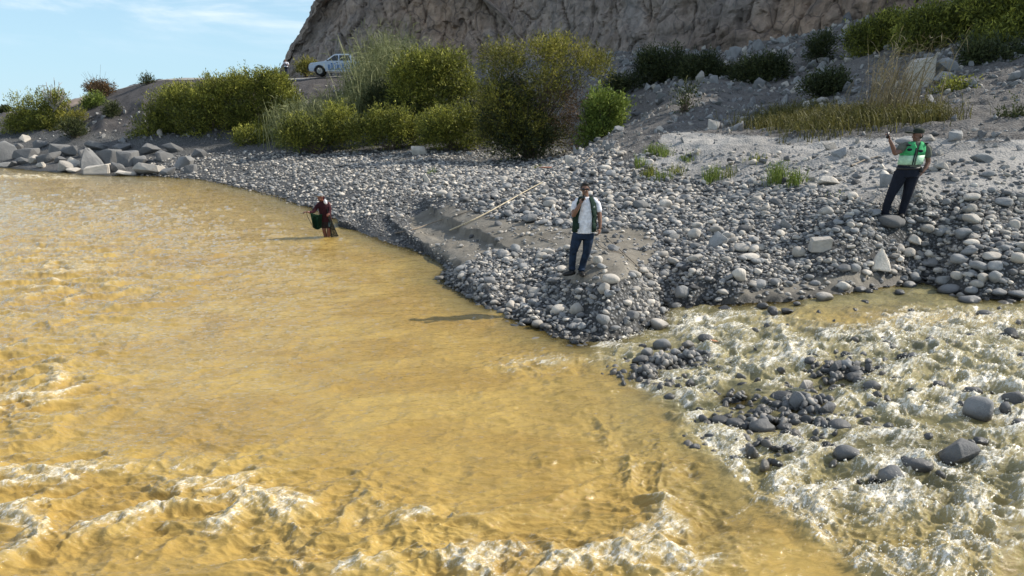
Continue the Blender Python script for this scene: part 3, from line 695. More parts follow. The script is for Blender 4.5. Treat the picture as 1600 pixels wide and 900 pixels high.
# ------------------------------------------------------------------ gravel bar: positions of all stones
def bar_stones():
    out = []
    # (count, y0, y1, size, spread, power) : uniform in u, density falls with distance
    for cnt, y0, y1, s0, sg_, pw in [(21000, 11.0, 20, .078, .38, 1), (5200, 11.0, 22, .13, .35, 1), (13000, 18, 30, .13, .40, 0.6), (26000, 28, 54, .14, .40, 0.3), (3500, 11, 17, .045, .3, 1), (420, 12, 30, .27, .22, 1)]:
        y = y0 + (y1 - y0) * rng.random(cnt) ** (0.85 if pw == 1 else 1.0)
        u = rng.uniform(-.5 if y1 > 30 else -.25, .85, cnt)
        x = u * y
        s = s0 * np.exp(sg_ * rng.normal(size=cnt) * .8)
        out.append(np.stack([x, y, s], -1))
    a = np.concatenate(out); z = HT(a[:, 0], a[:, 1]); px, py = project(a[:, 0], a[:, 1], z)
    W = WL(a[:, 0]); sand, dust, pale = zones(a[:, 0], a[:, 1], z)
    # patchiness: cleaner and coarser streaks of the bar
    pat = fbm(a[:, 0] / 1.6, a[:, 1] / 1.1, 3, 44)
    r = rng.random(len(a))
    keep = (z > W - 0.035 - .3 * a[:, 2]) & (r > sand * np.where((py > 425) & (px > 1090), .70, .90)) & (z < 2.6 + 0 * r)
    keep &= ~((pale > .1) & (r > .16 + .5 * (pat > .25)))
    keep &= ~((dust > .5) & (pale <= .1) & (r > .5))
    keep &= ~((py < 262) & (px > 930) & (r > .35))
    keep &= ~((a[:, 1] > 54) | (py < 236))
    keep &= ~((a[:, 2] < .06) & (pat > .1))
    keep &= px > -30
    a = a[keep]; z = z[keep]; px = px[keep]; py = py[keep]; pat = pat[keep]
    grow = 1 + .35 * sstep(1150, 1500, px) * (py > 330) - .25 * sstep(760, 620, px) * (a[:, 1] < 30)
    s = np.minimum(a[:, 2] * grow, .42)
    s = np.where((py > 340) & (px < 760) & (px > 520) & (py < 410), s * .6, s)
    return a[:, 0], a[:, 1], z, s, px, py
X, Y_, Z, S, PX, PYY_ = bar_stones()
n = len(X)
tone = np.clip(.49 + .25 * rng.normal(size=n) + .08 * fbm(X / 2, Y_ / 2, 2, 3), 0, 1)
rot = np.stack([rng.normal(0, .28, n), rng.normal(0, .28, n), rng.uniform(0, 6.28, n)], -1)
zz = Z + S * rng.uniform(-.05, .28, n)
scr = S / Y_
order = np.argsort(-scr)
HERO = [  # px, py centre, w, h, tone, shape, words
 (1375,404,31,33,.95,'p','pale pointed block with a sharp peak standing among grey cobbles by the side channel'),
 (1281,382,34,21,.72,'b','large oblong squared grey block with a flat lit top on the stony bank'),
 (1124,375,27,25,.55,'a','dark tan angular stone tilted on its edge in the middle of the bar'),
 (1155,430,23,21,.88,'r','pale round white boulder alone on the gravel edge near the side channel'),
 (934,406,16,13,.86,'r','smooth white round cobble right of the boots of the man in sunglasses'),
 (901,483,23,20,.62,'r','big smooth grey oval stone near the gravel tip below the man in sunglasses'),
 (942,499,22,17,.5,'r','large dull grey stone low on the gravel tip, right of the big oval one'),
 (944,451,20,17,.62,'r','round grey stone just below right of the boots of the man in sunglasses'),
 (953,436,28,15,.78,'r','long pale grey stone lying flat close to the boots of the man in sunglasses'),
 (1065,457,23,20,.45,'r','large mid grey round stone at the water edge where the side channel begins'),
 (987,492,26,13,.3,'r','dark grey flat stone near the wet end of the gravel tip'),
 (840,506,21,12,.62,'r','flat pale grey stone right at the left waterline of the gravel tip'),
 (857,394,20,11,.9,'a','whitish angular stone at the back of the pebbles left of the man in sunglasses'),
 (829,342,26,15,.35,'a','dark grey block lying on the upper edge of the bare sand'),
 (859,319,21,12,.6,'r','grey oval stone beside the long pale pole, left of the man in sunglasses'),
 (1001,320,26,12,.25,'r','dark slab-like stone right of the head of the man in sunglasses'),
 (1039,319,20,14,.88,'r','bright pale squarish stone on the bar, a few steps right of the man in sunglasses'),
 (892,251,19,14,.85,'a','pale pointed rock on the sand at the foot of the tall brown bush'),
 (669,280,13,16,.92,'a','upright white stone on the crest of the far gravel bar'),
 (691,302,19,10,.75,'r','long pale stone on the far gravel bar above the bare sand'),
 (1047,365,20,11,.55,'r','rounded grey stone left of the tilted tan angular stone'),
 (1085,366,21,16,.72,'r','pale rounded stone just left of the tilted tan angular stone'),
 (1246,394,21,16,.6,'r','rounded grey stone just left of the squared oblong block'),
 (1157,387,26,12,.7,'r','pale low stone right of the tilted tan angular stone'),
 (1295,283,33,13,.85,'a','long flat white rock on the pale sand left of the man in the bright vest'),
 (1332,306,20,11,.88,'r','small white stone left of the trousers of the man in the bright vest'),
 (1387,284,27,21,.5,'a','grey violet block behind the knees of the man in the bright vest'),
 (1229,350,19,15,.5,'a','mid grey blunt stone on the slope of the stony bank'),
 (1172,401,29,9,.9,'r','long low white stone at the foot of the stony bank'),
 (1392,346,48,17,.12,'r','dark flat slab under the boots of the man in the bright vest'),
 (1504,365,26,16,.42,'r','large dark rounded stone on the bank right of the man in the bright vest'),
 (1517,380,25,12,.86,'r','pale long stone just below the large dark rounded stone on the right bank'),
 (1584,351,18,16,.72,'r','pale rounded stone near the right edge of the photo'),
 (1429,376,21,15,.86,'a','pale stone in the middle of the bank below the man in the bright vest'),
 (1449,357,19,12,.6,'r','grey oval stone down and right of the boots of the man in the bright vest'),
 (1420,395,20,14,.7,'r','round pale stone to the right of the white pointed block'),
 (1497,405,29,15,.5,'r','wide grey stone in the coarse pile on the right bank'),
 (1549,400,29,12,.72,'r','long pale flat stone high in the coarse pile on the right bank'),
 (1555,416,26,15,.55,'r','grey egg-shaped stone in the coarse pile on the right bank'),
 (1590,403,26,16,.7,'r','large pale stone at the right edge of the photo in the coarse pile'),
 (1474,438,24,15,.4,'r','dark grey sloping stone at the corner where the bank meets the side channel'),
 (1484,451,40,13,.36,'r','broad dark flat stone with its foot in the side channel'),
 (1517,454,21,12,.42,'r','blunt dark stone right of the broad flat one at the water edge'),
 (1527,443,26,11,.6,'r','leaning grey stone above the blunt dark one on the right bank'),
 (1535,435,18,16,.72,'r','upright pale oval stone, left one of a leaning pair on the right bank'),
 (1553,433,20,19,.5,'r','upright grey oval stone, right one of a leaning pair on the right bank'),
 (1496,430,21,13,.75,'r','pale rounded stone above the dark sloping stone on the right bank'),
 (1560,456,25,11,.38,'r','dark low stone at the waterline near the right edge of the photo'),
 (1589,460,27,12,.42,'r','dark low stone at the waterline right at the edge of the photo'),
 (1319,419,22,11,.25,'r','dark wet-looking stone on the sand left of the white pointed block'),
 (1335,419,18,13,.5,'r','mid grey stone touching the dark one left of the white pointed block'),
 (1517,308,24,11,.8,'r','pale smooth stone on grey sand right of the man in the bright vest'),
 (1569,316,30,12,.4,'r','dark flat rock on grey sand near the right edge of the photo'),
 (1308,664,0,0,0,'',''),
 (655,236,26,13,.85,'a','pale pointed rock at the foot of the low yellow green bush'),
 (1014,254,15,9,.95,'r','white stone beside the grass tufts right of the tall brown bush'),
]
HERO = [h for h in HERO if h[2] > 0]
hx = np.array([G(h[0], h[1] + .35 * h[3])[:2] for h in HERO]); hw = np.array([h[2] for h in HERO]) * hx[:, 1] / F
blocked = np.zeros(n, bool)
for (a, b), w_ in zip(hx, hw): blocked |= np.hypot(X - a, Y_ - b) < w_ * .52
def words(tn, sz, r_):
    c = 'dark grey' if tn < .3 else 'slate grey' if tn < .48 else 'mid grey' if tn < .62 else 'pale grey' if tn < .8 else 'whitish'
    return c + ' ' + ('oval' if r_ < .5 else 'rounded')
LMK = [(905, 400, 'the man in sunglasses'), (1415, 300, 'the man in the bright vest'), (1375, 404, 'the white pointed block'), (1281, 382, 'the squared oblong block'), (1124, 375, 'the tilted tan stone'),
       (1155, 430, 'the round white boulder'), (901, 483, 'the big oval tip stone'), (1065, 457, 'the side channel mouth'), (700, 365, 'the lower pole end'),
       (1504, 365, 'the large dark bank stone'), (1484, 451, 'the broad flat waterline stone'), (1549, 400, 'the long flat right stone'), (1001, 320, 'the dark slab-like stone'),
       (1295, 283, 'the flat white rock'), (829, 342, 'the dark sand-edge block'), (760, 440, 'the left tip shore'), (1215, 262, 'the green bank weeds'), (669, 280, 'the upright white stone')]
def where(px, py):
    d = [(math.hypot((px - a) * .8, py - b), a, b, t_) for a, b, t_ in LMK]; d.sort(); dd, a, b, t_ = d[0]
    dx, dy = px - a, py - b
    v = 'just ' if dd < 28 else ''
    if abs(dx) > 1.6 * abs(dy): q = 'left of ' if dx < 0 else 'right of '
    elif dy > 0: q = 'below '
    else: q = 'behind '
    return v + q + t_
used = 0
autos = []
for i in order:
    if blocked[i] or not (10 < PX[i] < 1590 and PYY_[i] > 240): continue
    if np.hypot(X[i] - 1.25, Y_[i] - 13.4) < .5: continue
    autos.append(int(i)); 
    if len(autos) >= 165: break
amask = np.zeros(n, bool); amask[autos] = True
m = ~blocked & ~amask
idx = rng.integers(0, 14, n)
tag(scatter('gravel', SRC, np.stack([X, Y_, zz], -1)[m], rot[m], np.stack([S, S, S], -1)[m] * rng.uniform(.85, 1.15, (m.sum(), 3)), idx[m], tone[m]), kind='stuff')
def put_stone(name, mesh, loc, rz, sc_, tn, label, group, tilt=(0, 0), cat='stone'):
    o = link(name, mesh); o.location = loc; o.rotation_euler = (tilt[0], tilt[1], rz); o.scale = sc_; o['tone'] = float(tn)
    return tag(o, label, cat, group)
for i in autos:
    s = S[i]; wd = words(tone[i], s, rng.random())
    put_stone('river_stone', BIG[i % 14], (X[i], Y_[i], Z[i] + s * .2), rot[i, 2], (s, s, s * .95), tone[i], wd + ' river stone ' + where(PX[i], PYY_[i]), 'larger river stones on the gravel bar', (rot[i, 0] * .6, rot[i, 1] * .6))
def hero_mesh(sh, k_):
    if sh == 'p': return rock_mesh('pointed_block', 905, M_rock, 9, (1, .8, 1.0), .03)
    if sh == 'b': return rock_mesh('oblong_block', 911, M_rock, 8, (1, .75, .6), .03)
    return ANG[k_ % 9] if sh == 'a' else BIG[k_ % 14]
def fit(me):
    b = np.array([v.co[:] for v in me.vertices]); return b.max(0) - b.min(0)
def block_mesh(name, pts, mat, bev=.04):
    bm = bmesh.new()
    for p in pts: bm.verts.new(p)
    bmesh.ops.convex_hull(bm, input=bm.verts); bmesh.ops.dissolve_limit(bm, angle_limit=0.05, verts=bm.verts, edges=bm.edges)
    bmesh.ops.bevel(bm, geom=list(bm.edges), offset=bev, segments=2, affect='EDGES', clamp_overlap=True); bmesh.ops.triangulate(bm, faces=bm.faces)
    bmesh.ops.subdivide_edges(bm, edges=[e for e in bm.edges if e.calc_length() > .3], cuts=2, use_grid_fill=True); bmesh.ops.triangulate(bm, faces=bm.faces)
    for q in bm.verts: q.co += Vector((fbm(q.co.x * 2 + 3, q.co.y * 2 + q.co.z * 2, 3, 5), fbm(q.co.x * 2, q.co.y * 2 - q.co.z * 2, 3, 6), fbm(q.co.x * 3, q.co.y * 3, 3, 9))) * .035
    me = bpy.data.meshes.new(name); bm.to_mesh(me); bm.free(); me.materials.append(mat)
    for p in me.polygons: p.use_smooth = True
    me.set_sharp_from_angle(angle=math.radians(30)); return me
PT = block_mesh('pointed_block', [(-.5, -.35, -.5), (.48, -.4, -.5), (.5, .35, -.45), (-.45, .35, -.5), (-.1, -.1, .5), (.05, .1, .46), (-.42, -.2, -.1), (.42, -.1, -.1)], M_rock)
BL = block_mesh('oblong_block', [(-.5, -.4, -.5), (.42, -.5, -.5), (.5, .3, -.5), (-.5, .4, -.5), (-.42, -.35, .3), (.46, -.45, .5), (.5, .35, .5), (-.40, .45, .42)], M_rock)
for k_, (h, (a, b), w_) in enumerate(zip(HERO, hx, hw)):
    me = PT if h[5] == 'p' else BL if h[5] == 'b' else (ANG[k_ % 9] if h[5] == 'a' else BIG[k_ % 14])
    hgt = h[3] * b / F * 1.12; f_ = fit(me); rz = 0 if h[5] in 'pb' else rng.uniform(-.35, .35)
    s3 = (w_ / f_[0], w_ * .8 / f_[1] * (1 if h[5] != 'b' else .7), hgt / f_[2])
    put_stone('river_stone' if h[5] == 'r' else 'angular_stone', me, (a, b, HT1(a, b) + hgt * .33), rz, s3, h[4], h[6], 'larger river stones on the gravel bar', (rng.normal(0, .08), rng.normal(0, .08) if h[6][:8] != 'dark tan' else .5))
# wet rocks in the rapids
WLM = [(1035, 550, 'the small rock island'), (1256, 604, 'the pale angular rock'), (1289, 637, 'the dark angular block'), (1530, 636, 'the large foam-topped boulder'), (1495, 703, 'the biggest dark rock'),
       (1307, 573, 'the dark blue slab'), (1392, 742, 'the lowest dark boulder'), (1190, 665, 'the long dark rock cluster'), (1581, 521, 'the peaked rock at the right edge'), (1287, 463, 'the pale stone on wet sand'),
       (1322, 708, 'the brown humped rock'), (1426, 557, 'the midstream rock pair')]
names = {(1035, 538): 'dark domed rock on top of the small rock island in the rapids', (1256, 604): 'pale angular rock standing out of the rapids above the dark blocks', (1250, 628): 'dark slabby rock directly under the pale angular rock',
         (1289, 637): 'dark angular block with a lit top in the middle of the rapids', (1307, 573): 'dark blue-black slab sticking out of the rapids', (1530, 636): 'large round boulder with foam on its top near the right edge',
         (1495, 703): 'biggest dark rock surrounded by white foam at lower right', (1433, 721): 'long low dark rock left of the biggest dark rock in the foam', (1392, 742): 'dark round boulder lowest in the foam at lower right', (1322, 708): 'brown humped rock half covered by white water',
         (1287, 463): 'pale oval stone lying on wet sand beside the side channel', (1581, 521): 'dark peaked rock at the right edge of the side channel', (1190, 665): 'long dark rock in the cluster at the left end of the rapids', (1207, 484): 'black glossy rock with water spilling over it at the side channel inlet',
         (1538, 491): 'dark round rock in calm shallow water near the right edge', (1514, 467): 'grey almond-shaped stone in shallow water below the stony bank', (1406, 456): 'flat greenish stone just breaking the surface of the side channel'}
for k_, (a, b, ww_, h, tn, sh) in enumerate(WETROCKS):
    g = PZ(a, b + .35 * h, float(WL(PZ(a, b, .25)[0]))); w_ = ww_ * g[1] / F; hgt = h * g[1] / F * 1.38
    me = ANG[k_ % 9] if sh == 'a' else BIG[k_ % 14]; f_ = fit(me)
    if (a, b) in names: lb = names[(a, b)]
    else:
        d = sorted([(math.hypot(a - q, b - r), q, r, t_) for q, r, t_ in WLM if (q, r) != (a, b)])[0]; dx, dy = a - d[1], b - d[2]
        pos_ = ('left of ' if dx < 0 else 'right of ') if abs(dx) > abs(dy) * 1.3 else ('below ' if dy > 0 else 'above ')
        lb = ('small ' if ww_ < 20 else '') + ('dark wet' if tn < .2 else 'wet grey') + ' rock ' + ('close ' if d[0] < 25 else '') + pos_ + d[3]
    put_stone('wet_rock', me, (g[0], g[1], g[2] + hgt * .17), rng.uniform(-.4, .4), (w_ * 1.08 / f_[0], w_ * .9 / f_[1], hgt / f_[2]), tn + .08, lb, 'wet rocks in the rapids', (rng.normal(0, .1), rng.normal(0, .1)), 'rock')
# small wet stones under and between them, and the dark wet fringe of the bar
P_ = []
for (ix, iy, ir, ih), c_ in zip(ISL, [150, 110, 90, 180, 120, 120, 30]):
    q = rng.normal(0, ir * .85, (c_, 2)); P_ += [(ix + a, iy + b) for a, b in q]
for _ in range(260):
    a, b = rng.uniform(1040, 1640), rng.uniform(482, 760)
    if rng.random() < .75 - (b - 480) / 420: P_.append(tuple(PZ(a, b, .3)[:2]))
P_ = np.array(P_); s = rng.uniform(.05, .16, len(P_)); z = np.maximum(HT(P_[:, 0], P_[:, 1]), WL(P_[:, 0]) - .03) + s * .2
nn = len(P_)
tag(scatter('wet_gravel', SRC, np.stack([P_[:, 0], P_[:, 1], z], -1), rng.uniform(0, 6.28, (nn, 3)), np.stack([s, s, s], -1), rng.integers(0, 10, nn), rng.uniform(.15, .72, nn)), kind='stuff')

# ------------------------------------------------------------------ scree on the banks and talus
cnt = 26000
y = np.exp(rng.uniform(math.log(17), math.log(80), cnt)); x = rng.uniform(-.75, .8, cnt) * y; z = HT(x, y); px, py = project(x, y, z)
dens = sstep(1.6, 2.4, z) * (0.35 + 1.3 * np.clip(fbm(x / 5, y / 5, 3, 120) + .1, 0, 1))
dens *= np.where((y < 29) & (px > 950), .25, 1.0)
dens *= np.where((px < 480) & (y > 50), .9, 1.0)
dens *= np.where((px > 940) & (py < 150), 2.2, 1.0)
dens *= ~((y > 67) & (px < 760))
k_ = rng.random(cnt) < dens
x, y, z = x[k_], y[k_], z[k_]; nn = len(x)
s = np.clip(.17 * np.exp(.55 * rng.normal(size=nn)), .06, 1.0) * np.clip(y / 34, .45, 1.4)
tag(scatter('scree', SRA, np.stack([x, y, z + .12 * s], -1), rng.uniform(0, 6.28, (nn, 3)), np.stack([s, s, s], -1), rng.integers(0, 8, nn), np.clip(rng.normal(.42, .15, nn), .05, .9)), kind='stuff')

# ------------------------------------------------------------------ boulders of the far left bank
BLD = [  # px, py centre, w, h, tone, words
 (5,238,40,30,.50,'big grey boulder cut by the left edge of the photo'), (22,232,24,14,.45,'low boulder behind the big one at the left edge'),
 (40,240,36,14,.42,'wide flat boulder between the left edge and the pale peaked boulder'), (35,252,30,10,.40,'low dark boulder at the water near the left edge'), (53,250,22,13,.72,'boulder with a white lit corner near the left waterline'),
 (66,258,20,9,.80,'small pale boulder at the left waterline'), (75,247,34,14,.36,'dark slab boulder above the small pale one on the left bank'), (100,260,36,18,.62,'sharp wedge boulder lying in the water, left of the peaked one'),
 (118,256,24,18,.85,'white-faced boulder right of the wedge boulder'), (112,266,22,8,.75,'flat pale boulder at the water in front of the wedge'), (142,248,40,34,.55,'tall peaked boulder with a bright white streak'),
 (148,266,42,15,.80,'block with a pale squared face at the foot of the peaked boulder'), (171,246,36,22,.42,'dark bluish boulder right of the peaked boulder'), (180,262,26,15,.40,'dark block in the water right of the pale squared one'),
 (186,271,22,8,.70,'thin pale slab in the water, left of a pair'), (197,273,30,7,.85,'long thin white slab in the water, right of a pair'), (198,248,30,26,.45,'mid grey boulder in the middle of the left bank row'),
 (214,252,26,16,.5,'small leaning boulder in the middle of the left bank row'), (232,264,46,20,.66,'long block with a white lit end at the waterline'), (262,268,28,12,.5,'low boulder right of the long block at the waterline'),
 (255,245,32,15,.4,'dark boulder above the long block of the left bank'), (284,254,34,20,.55,'rounded boulder at the left end of the gravel bar'), (298,264,20,12,.45,'low dark boulder where the gravel bar begins'),
 (270,232,40,12,.35,'dark flat boulder below the left bushes'), (230,234,34,16,.42,'grey boulder under the left end of the bushes'), (112,236,30,16,.40,'dark boulder above the wedge boulder'), (90,232,28,14,.45,'boulder below the far left bushes'),
 (60,226,26,14,.45,'grey boulder between the bushes and the left bank row'), (150,228,34,14,.42,'boulder on the slope above the peaked boulder'), (190,230,30,12,.42,'flat boulder on the slope behind the bank row'), (130,240,20,12,.40,'small dark boulder tucked behind the peaked one'),
 (20,256,26,8,.38,'flat dark boulder at the water left of the low dark one'), (4,258,24,7,.60,'pale rim of a flat boulder at the far left waterline'), (310,240,26,14,.40,'dark boulder at the foot of the left bushes'), (92,250,18,10,.38,'small dark boulder left of the wedge')]
bl_m = [rock_mesh('boulder', 700 + i, M_rock, 15 + i % 5, (1, .85, .6 + .1 * (i % 4)), .06) for i in range(10)]
PK = block_mesh('peaked_boulder', [(-.5, -.3, -.5), (.5, -.3, -.5), (.4, .4, -.5), (-.4, .4, -.5), (-.2, -.05, .5), (-.05, .1, .45), (.3, -.1, .0), (-.42, -.2, 0)], M_rock)
for k_, (a, b, ww_, h, tn, lb) in enumerate(BLD):
    g = G(a, min(b + .42 * h, 274)); w_ = ww_ * g[1] / F * .98; hgt = h * g[1] / F * 1.2; me = PK if 'tall peaked' in lb else BL if 'squared face' in lb else bl_m[k_ % 10]; f_ = fit(me)
    put_stone('boulder', me, (g[0], g[1] + w_ * .2, g[2] + hgt * .28), rng.uniform(-.5, .5) if me is not BL else .35, (w_ / f_[0], w_ * .8 / f_[1], hgt / f_[2]), tn if tn > .6 else tn - .2, lb, 'boulders along the far left bank', (0, rng.normal(0, .15)), 'boulder')
# loose rocks of the slopes
for k_, (a, b, ww_, h, tn, lb, sh) in enumerate([
    (1440,118,36,44,.74,'big squared pale slab standing beside the dry canes on the right slope','b'), (1478,106,34,22,.42,'dark triangular rock behind the big squared slab','a'), (1476,122,32,16,.5,'grey rock right of the foot of the squared slab','a'),
    (1166,64,22,13,.85,'pale tilted rock on the skyline of the talus under the cliff','a'), (1228,48,24,18,.6,'upright grey rock at the cliff foot','a'), (975,138,9,8,.75,'small pale rock below the dark shaded bushes','r'),
    (1287,158,20,10,.6,'grey rock above the grass mound on the right','a'), (1478,262,24,14,.62,'brownish rock right of the hand on hip of the man in the bright vest','a'), (1421,224,30,13,.42,'pale rounded boulder behind the man in the bright vest','r'),
    (1500,215,30,16,.5,'grey boulder to the right behind the man in the bright vest','a'), (1540,250,30,16,.45,'grey rock on the slope near the right edge','a'), (1350,60,20,8,.5,'flat pale rock at the cliff foot left of the right bushes','a'),
    (1590,120,22,16,.4,'dark rock by the right edge of the photo on the upper slope','a'), (1060,160,16,7,.55,'flat rock on the shaded sand slope','a'), (735,240,14,6,.5,'small dark rock at the foot of the low yellow green bush','a')]):
    g = G(a, b + .4 * h); w_ = ww_ * g[1] / F; hgt = h * g[1] / F * 1.15; me = BL if sh == 'b' else BIG[3] if sh == 'r' else ANG[(k_ * 2 + 1) % 9]; f_ = fit(me)
    put_stone('rock', me, (g[0], g[1] + .2, g[2] + hgt * .38), rng.uniform(-.3, .3), (w_ / f_[0], w_ * .7 / f_[1], hgt / f_[2]), tn, lb, None, (0, 0), 'rock')
# leaning block of reddish earth-stained stone on the left skyline
a0, a1, a2, a3 = PY(88, 162, 74), PY(140, 150, 75), PY(130, 180, 71), PY(92, 190, 71)
pts = [Vector(p) for p in (a0, a1, a2, a3)] + [Vector(p) + Vector((.8, 3.5, .3)) for p in (a0, a1, a2, a3)]
c_ = sum(pts, Vector()) / 8
me = block_mesh('leaning_slab', [p - c_ for p in pts], simple('brown_stone', (.30, .235, .19), .9, .2, nscale=.6, var=.3), .12)
o = tag(link('leaning_slab', me, None, c_), 'large flat-topped brown slab leaning on the left skyline', 'rock')

# ------------------------------------------------------------------ spray: small clots of froth thrown up by the rapids
fx, fy, fz_, ff_ = wx.ravel(), wy.ravel(), wz.ravel(), (foam * sstep(.5, .9, amp) * np.clip(right + .22, 0, 1)).ravel()
area = (wy ** 2.6).ravel(); pr = np.where((ff_ > .35) & (fy > 4) & (fy < 16) & (np.abs(wu.ravel()) < .8), ff_ ** 2 * area, 0); pr /= pr.sum()
NS = 9500; k_ = rng.choice(len(fx), NS, p=pr)
s = np.exp(rng.normal(math.log(.0065), .42, NS)); hgt_ = np.abs(rng.normal(0, .035, NS)) * rng.random(NS)
t = NT('froth'); t.set(Base_Color=(.82, .79, .69, 1), Roughness=.45)
ds = bpy.data.collections.new('froth_shapes')
for i in range(4):
    v, f = ico(1); v = v * (1 + .35 * rng.normal(size=(len(v), 1)) * .6) * [1, .7, .55]; ds.objects.link(bpy.data.objects.new('froth_shape_%02d' % i, mesh_np('froth_shape', v, f, t.m)))
P3 = np.stack([fx[k_] + rng.normal(0, .02, NS), fy[k_] + rng.normal(0, .02, NS), fz_[k_] + hgt_], -1)
tag(scatter('river_spray', ds, P3, rng.uniform(0, 6.28, (NS, 3)), np.stack([s, s, s], -1), rng.integers(0, 4, NS), rng.random(NS)), kind='stuff')
# ------------------------------------------------------------------ vegetation
def mat_leaf(name, dark, mid, bright, trans=.22):
    t = NT(name); tint = t.at('tint')
    c = t.ramp(tint, [(0, dark), (.5, mid), (1, bright)])
    t.set(Base_Color=c, Roughness=.6); t.p.inputs['Specular IOR Level'].default_value = .25
    tr = t.n('BsdfTranslucent'); t.l(c, tr.inputs[0]); ms = t.n('MixShader'); ms.inputs[0].default_value = trans
    t.l(t.p.outputs[0], ms.inputs[1]); t.l(tr.outputs[0], ms.inputs[2]); t.l(ms.outputs[0], t.out.inputs[0])
    return t.m
ML = dict(
    olive=mat_leaf('olive_leaves', (.032, .043, .012), (.145, .160, .030), (.43, .42, .07)),
    fresh=mat_leaf('fresh_leaves', (.045, .07, .018), (.14, .19, .035), (.30, .36, .07)),
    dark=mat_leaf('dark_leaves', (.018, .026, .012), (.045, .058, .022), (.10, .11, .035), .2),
    reed=mat_leaf('reed_blades', (.06, .075, .03), (.16, .18, .075), (.34, .34, .17), .25),
    dry=mat_leaf('dry_cane', (.07, .06, .03), (.17, .14, .075), (.30, .25, .13), .2),
    mound=mat_leaf('mound_grass', (.035, .036, .012), (.105, .100, .028), (.26, .225, .06)),
    brown=mat_leaf('brown_twigs', (.055, .038, .022), (.12, .075, .038), (.24, .15, .06), .15),
    rust=mat_leaf('yellowing_leaves', (.045, .052, .015), (.165, .160, .032), (.40, .36, .06)))
M_bark = simple('bark', (.11, .085, .065), .9, .2, nscale=8)
M_deadw = simple('dead_wood', (.30, .275, .25), .9, .2, nscale=8)

def leaf_arrays(C, R, wgt, n_spr, leaves, L_, Wd, rs, up=.5, droop=.0, shell=.5, spread=.28, lat=.28):
    """C,R clump centres/radii; sprigs of leaves near the clump surfaces"""
    k_ = rs.choice(len(C), n_spr, p=wgt); d = rs.normal(size=(n_spr, 3)); d /= np.linalg.norm(d, axis=1)[:, None]
    rr = shell + (1.06 - shell) * rs.random(n_spr) ** .6
    bump_ = 1 + .22 * np.sin(d[:, 0] * 5 + k_) * np.cos(d[:, 2] * 6 + k_ * 2) + .12 * rs.normal(size=n_spr)
    o = C[k_] + R[k_] * d * (rr * bump_)[:, None]
    ax = d * .8 + np.array([0, 0, up]) + rs.normal(0, .35, (n_spr, 3)); ax /= np.linalg.norm(ax, axis=1)[:, None]
    tint = np.clip(.45 + .22 * rs.normal(size=n_spr) + .16 * np.sin(k_ * 12.9), 0, 1)
    j = np.repeat(np.arange(n_spr), leaves); m = len(j); tt = rs.random(m)
    p = o[j] + ax[j] * (tt * spread * 1.6)[:, None] + rs.normal(0, spread * lat, (m, 3)); p[:, 2] -= droop * tt * tt * spread
    ld = ax[j] + rs.normal(0, .55, (m, 3)); ld[:, 2] -= droop * tt; ld /= np.linalg.norm(ld, axis=1)[:, None]
    sd = np.cross(ld, rs.normal(size=(m, 3))); sd /= np.linalg.norm(sd, axis=1)[:, None]
    l = L_ * rs.uniform(.6, 1.3, m)[:, None]; wd = Wd * rs.uniform(.7, 1.3, m)[:, None]
    V_ = np.stack([p, p + ld * l * .45 + sd * wd, p + ld * l, p + ld * l * .45 - sd * wd], 1).reshape(-1, 3)
    F_ = np.arange(m * 4).reshape(-1, 4); T_ = np.repeat(np.clip(tint[j] + rs.normal(0, .1, m), 0, 1), 4)
    return V_, F_, T_
def tubes(paths, seg=5):
    """paths: list of (pts (k,3), r0, r1) -> verts, faces of tapering tubes"""
    VV, FF, o = [], [], 0
    a = np.arange(seg) * 2 * math.pi / seg
    for P_, r0, r1 in paths:
        P_ = np.asarray(P_, float); k_ = len(P_); tg = np.gradient(P_, axis=0); tg /= np.linalg.norm(tg, axis=1)[:, None] + 1e-9
        s1 = np.cross(tg, np.array([.3, .9, .2])); s1 /= np.linalg.norm(s1, axis=1)[:, None] + 1e-9; s2 = np.cross(tg, s1)
        r = np.linspace(r0, r1, k_)[:, None, None]
        V_ = P_[:, None] + r * (s1[:, None] * np.cos(a)[None, :, None] + s2[:, None] * np.sin(a)[None, :, None])
        VV.append(V_.reshape(-1, 3)); i = np.arange(k_ - 1)[:, None] * seg; j = np.arange(seg)[None]
        FF.append(np.stack([i + j, i + (j + 1) % seg, i + seg + (j + 1) % seg, i + seg + j], -1).reshape(-1, 4) + o); o += k_ * seg
    return np.concatenate(VV), np.concatenate(FF)
def stems(base, tops, rs, r0, wob=.25, k_=7):
    out = []
    for tp in tops:
        b = base + rs.normal(0, .12, 3) * np.array([1, 1, 0]); t_ = np.linspace(0, 1, k_)[:, None]
        mid = (tp - b) * np.array([.3, .3, .65]) + b
        P_ = b * (1 - t_) ** 2 + 2 * mid * t_ * (1 - t_) + tp * t_ ** 2; P_[1:-1] += rs.normal(0, wob * .3, (k_ - 2, 3)); out.append((P_, r0 * rs.uniform(.6, 1.1), r0 * .15))
    return out
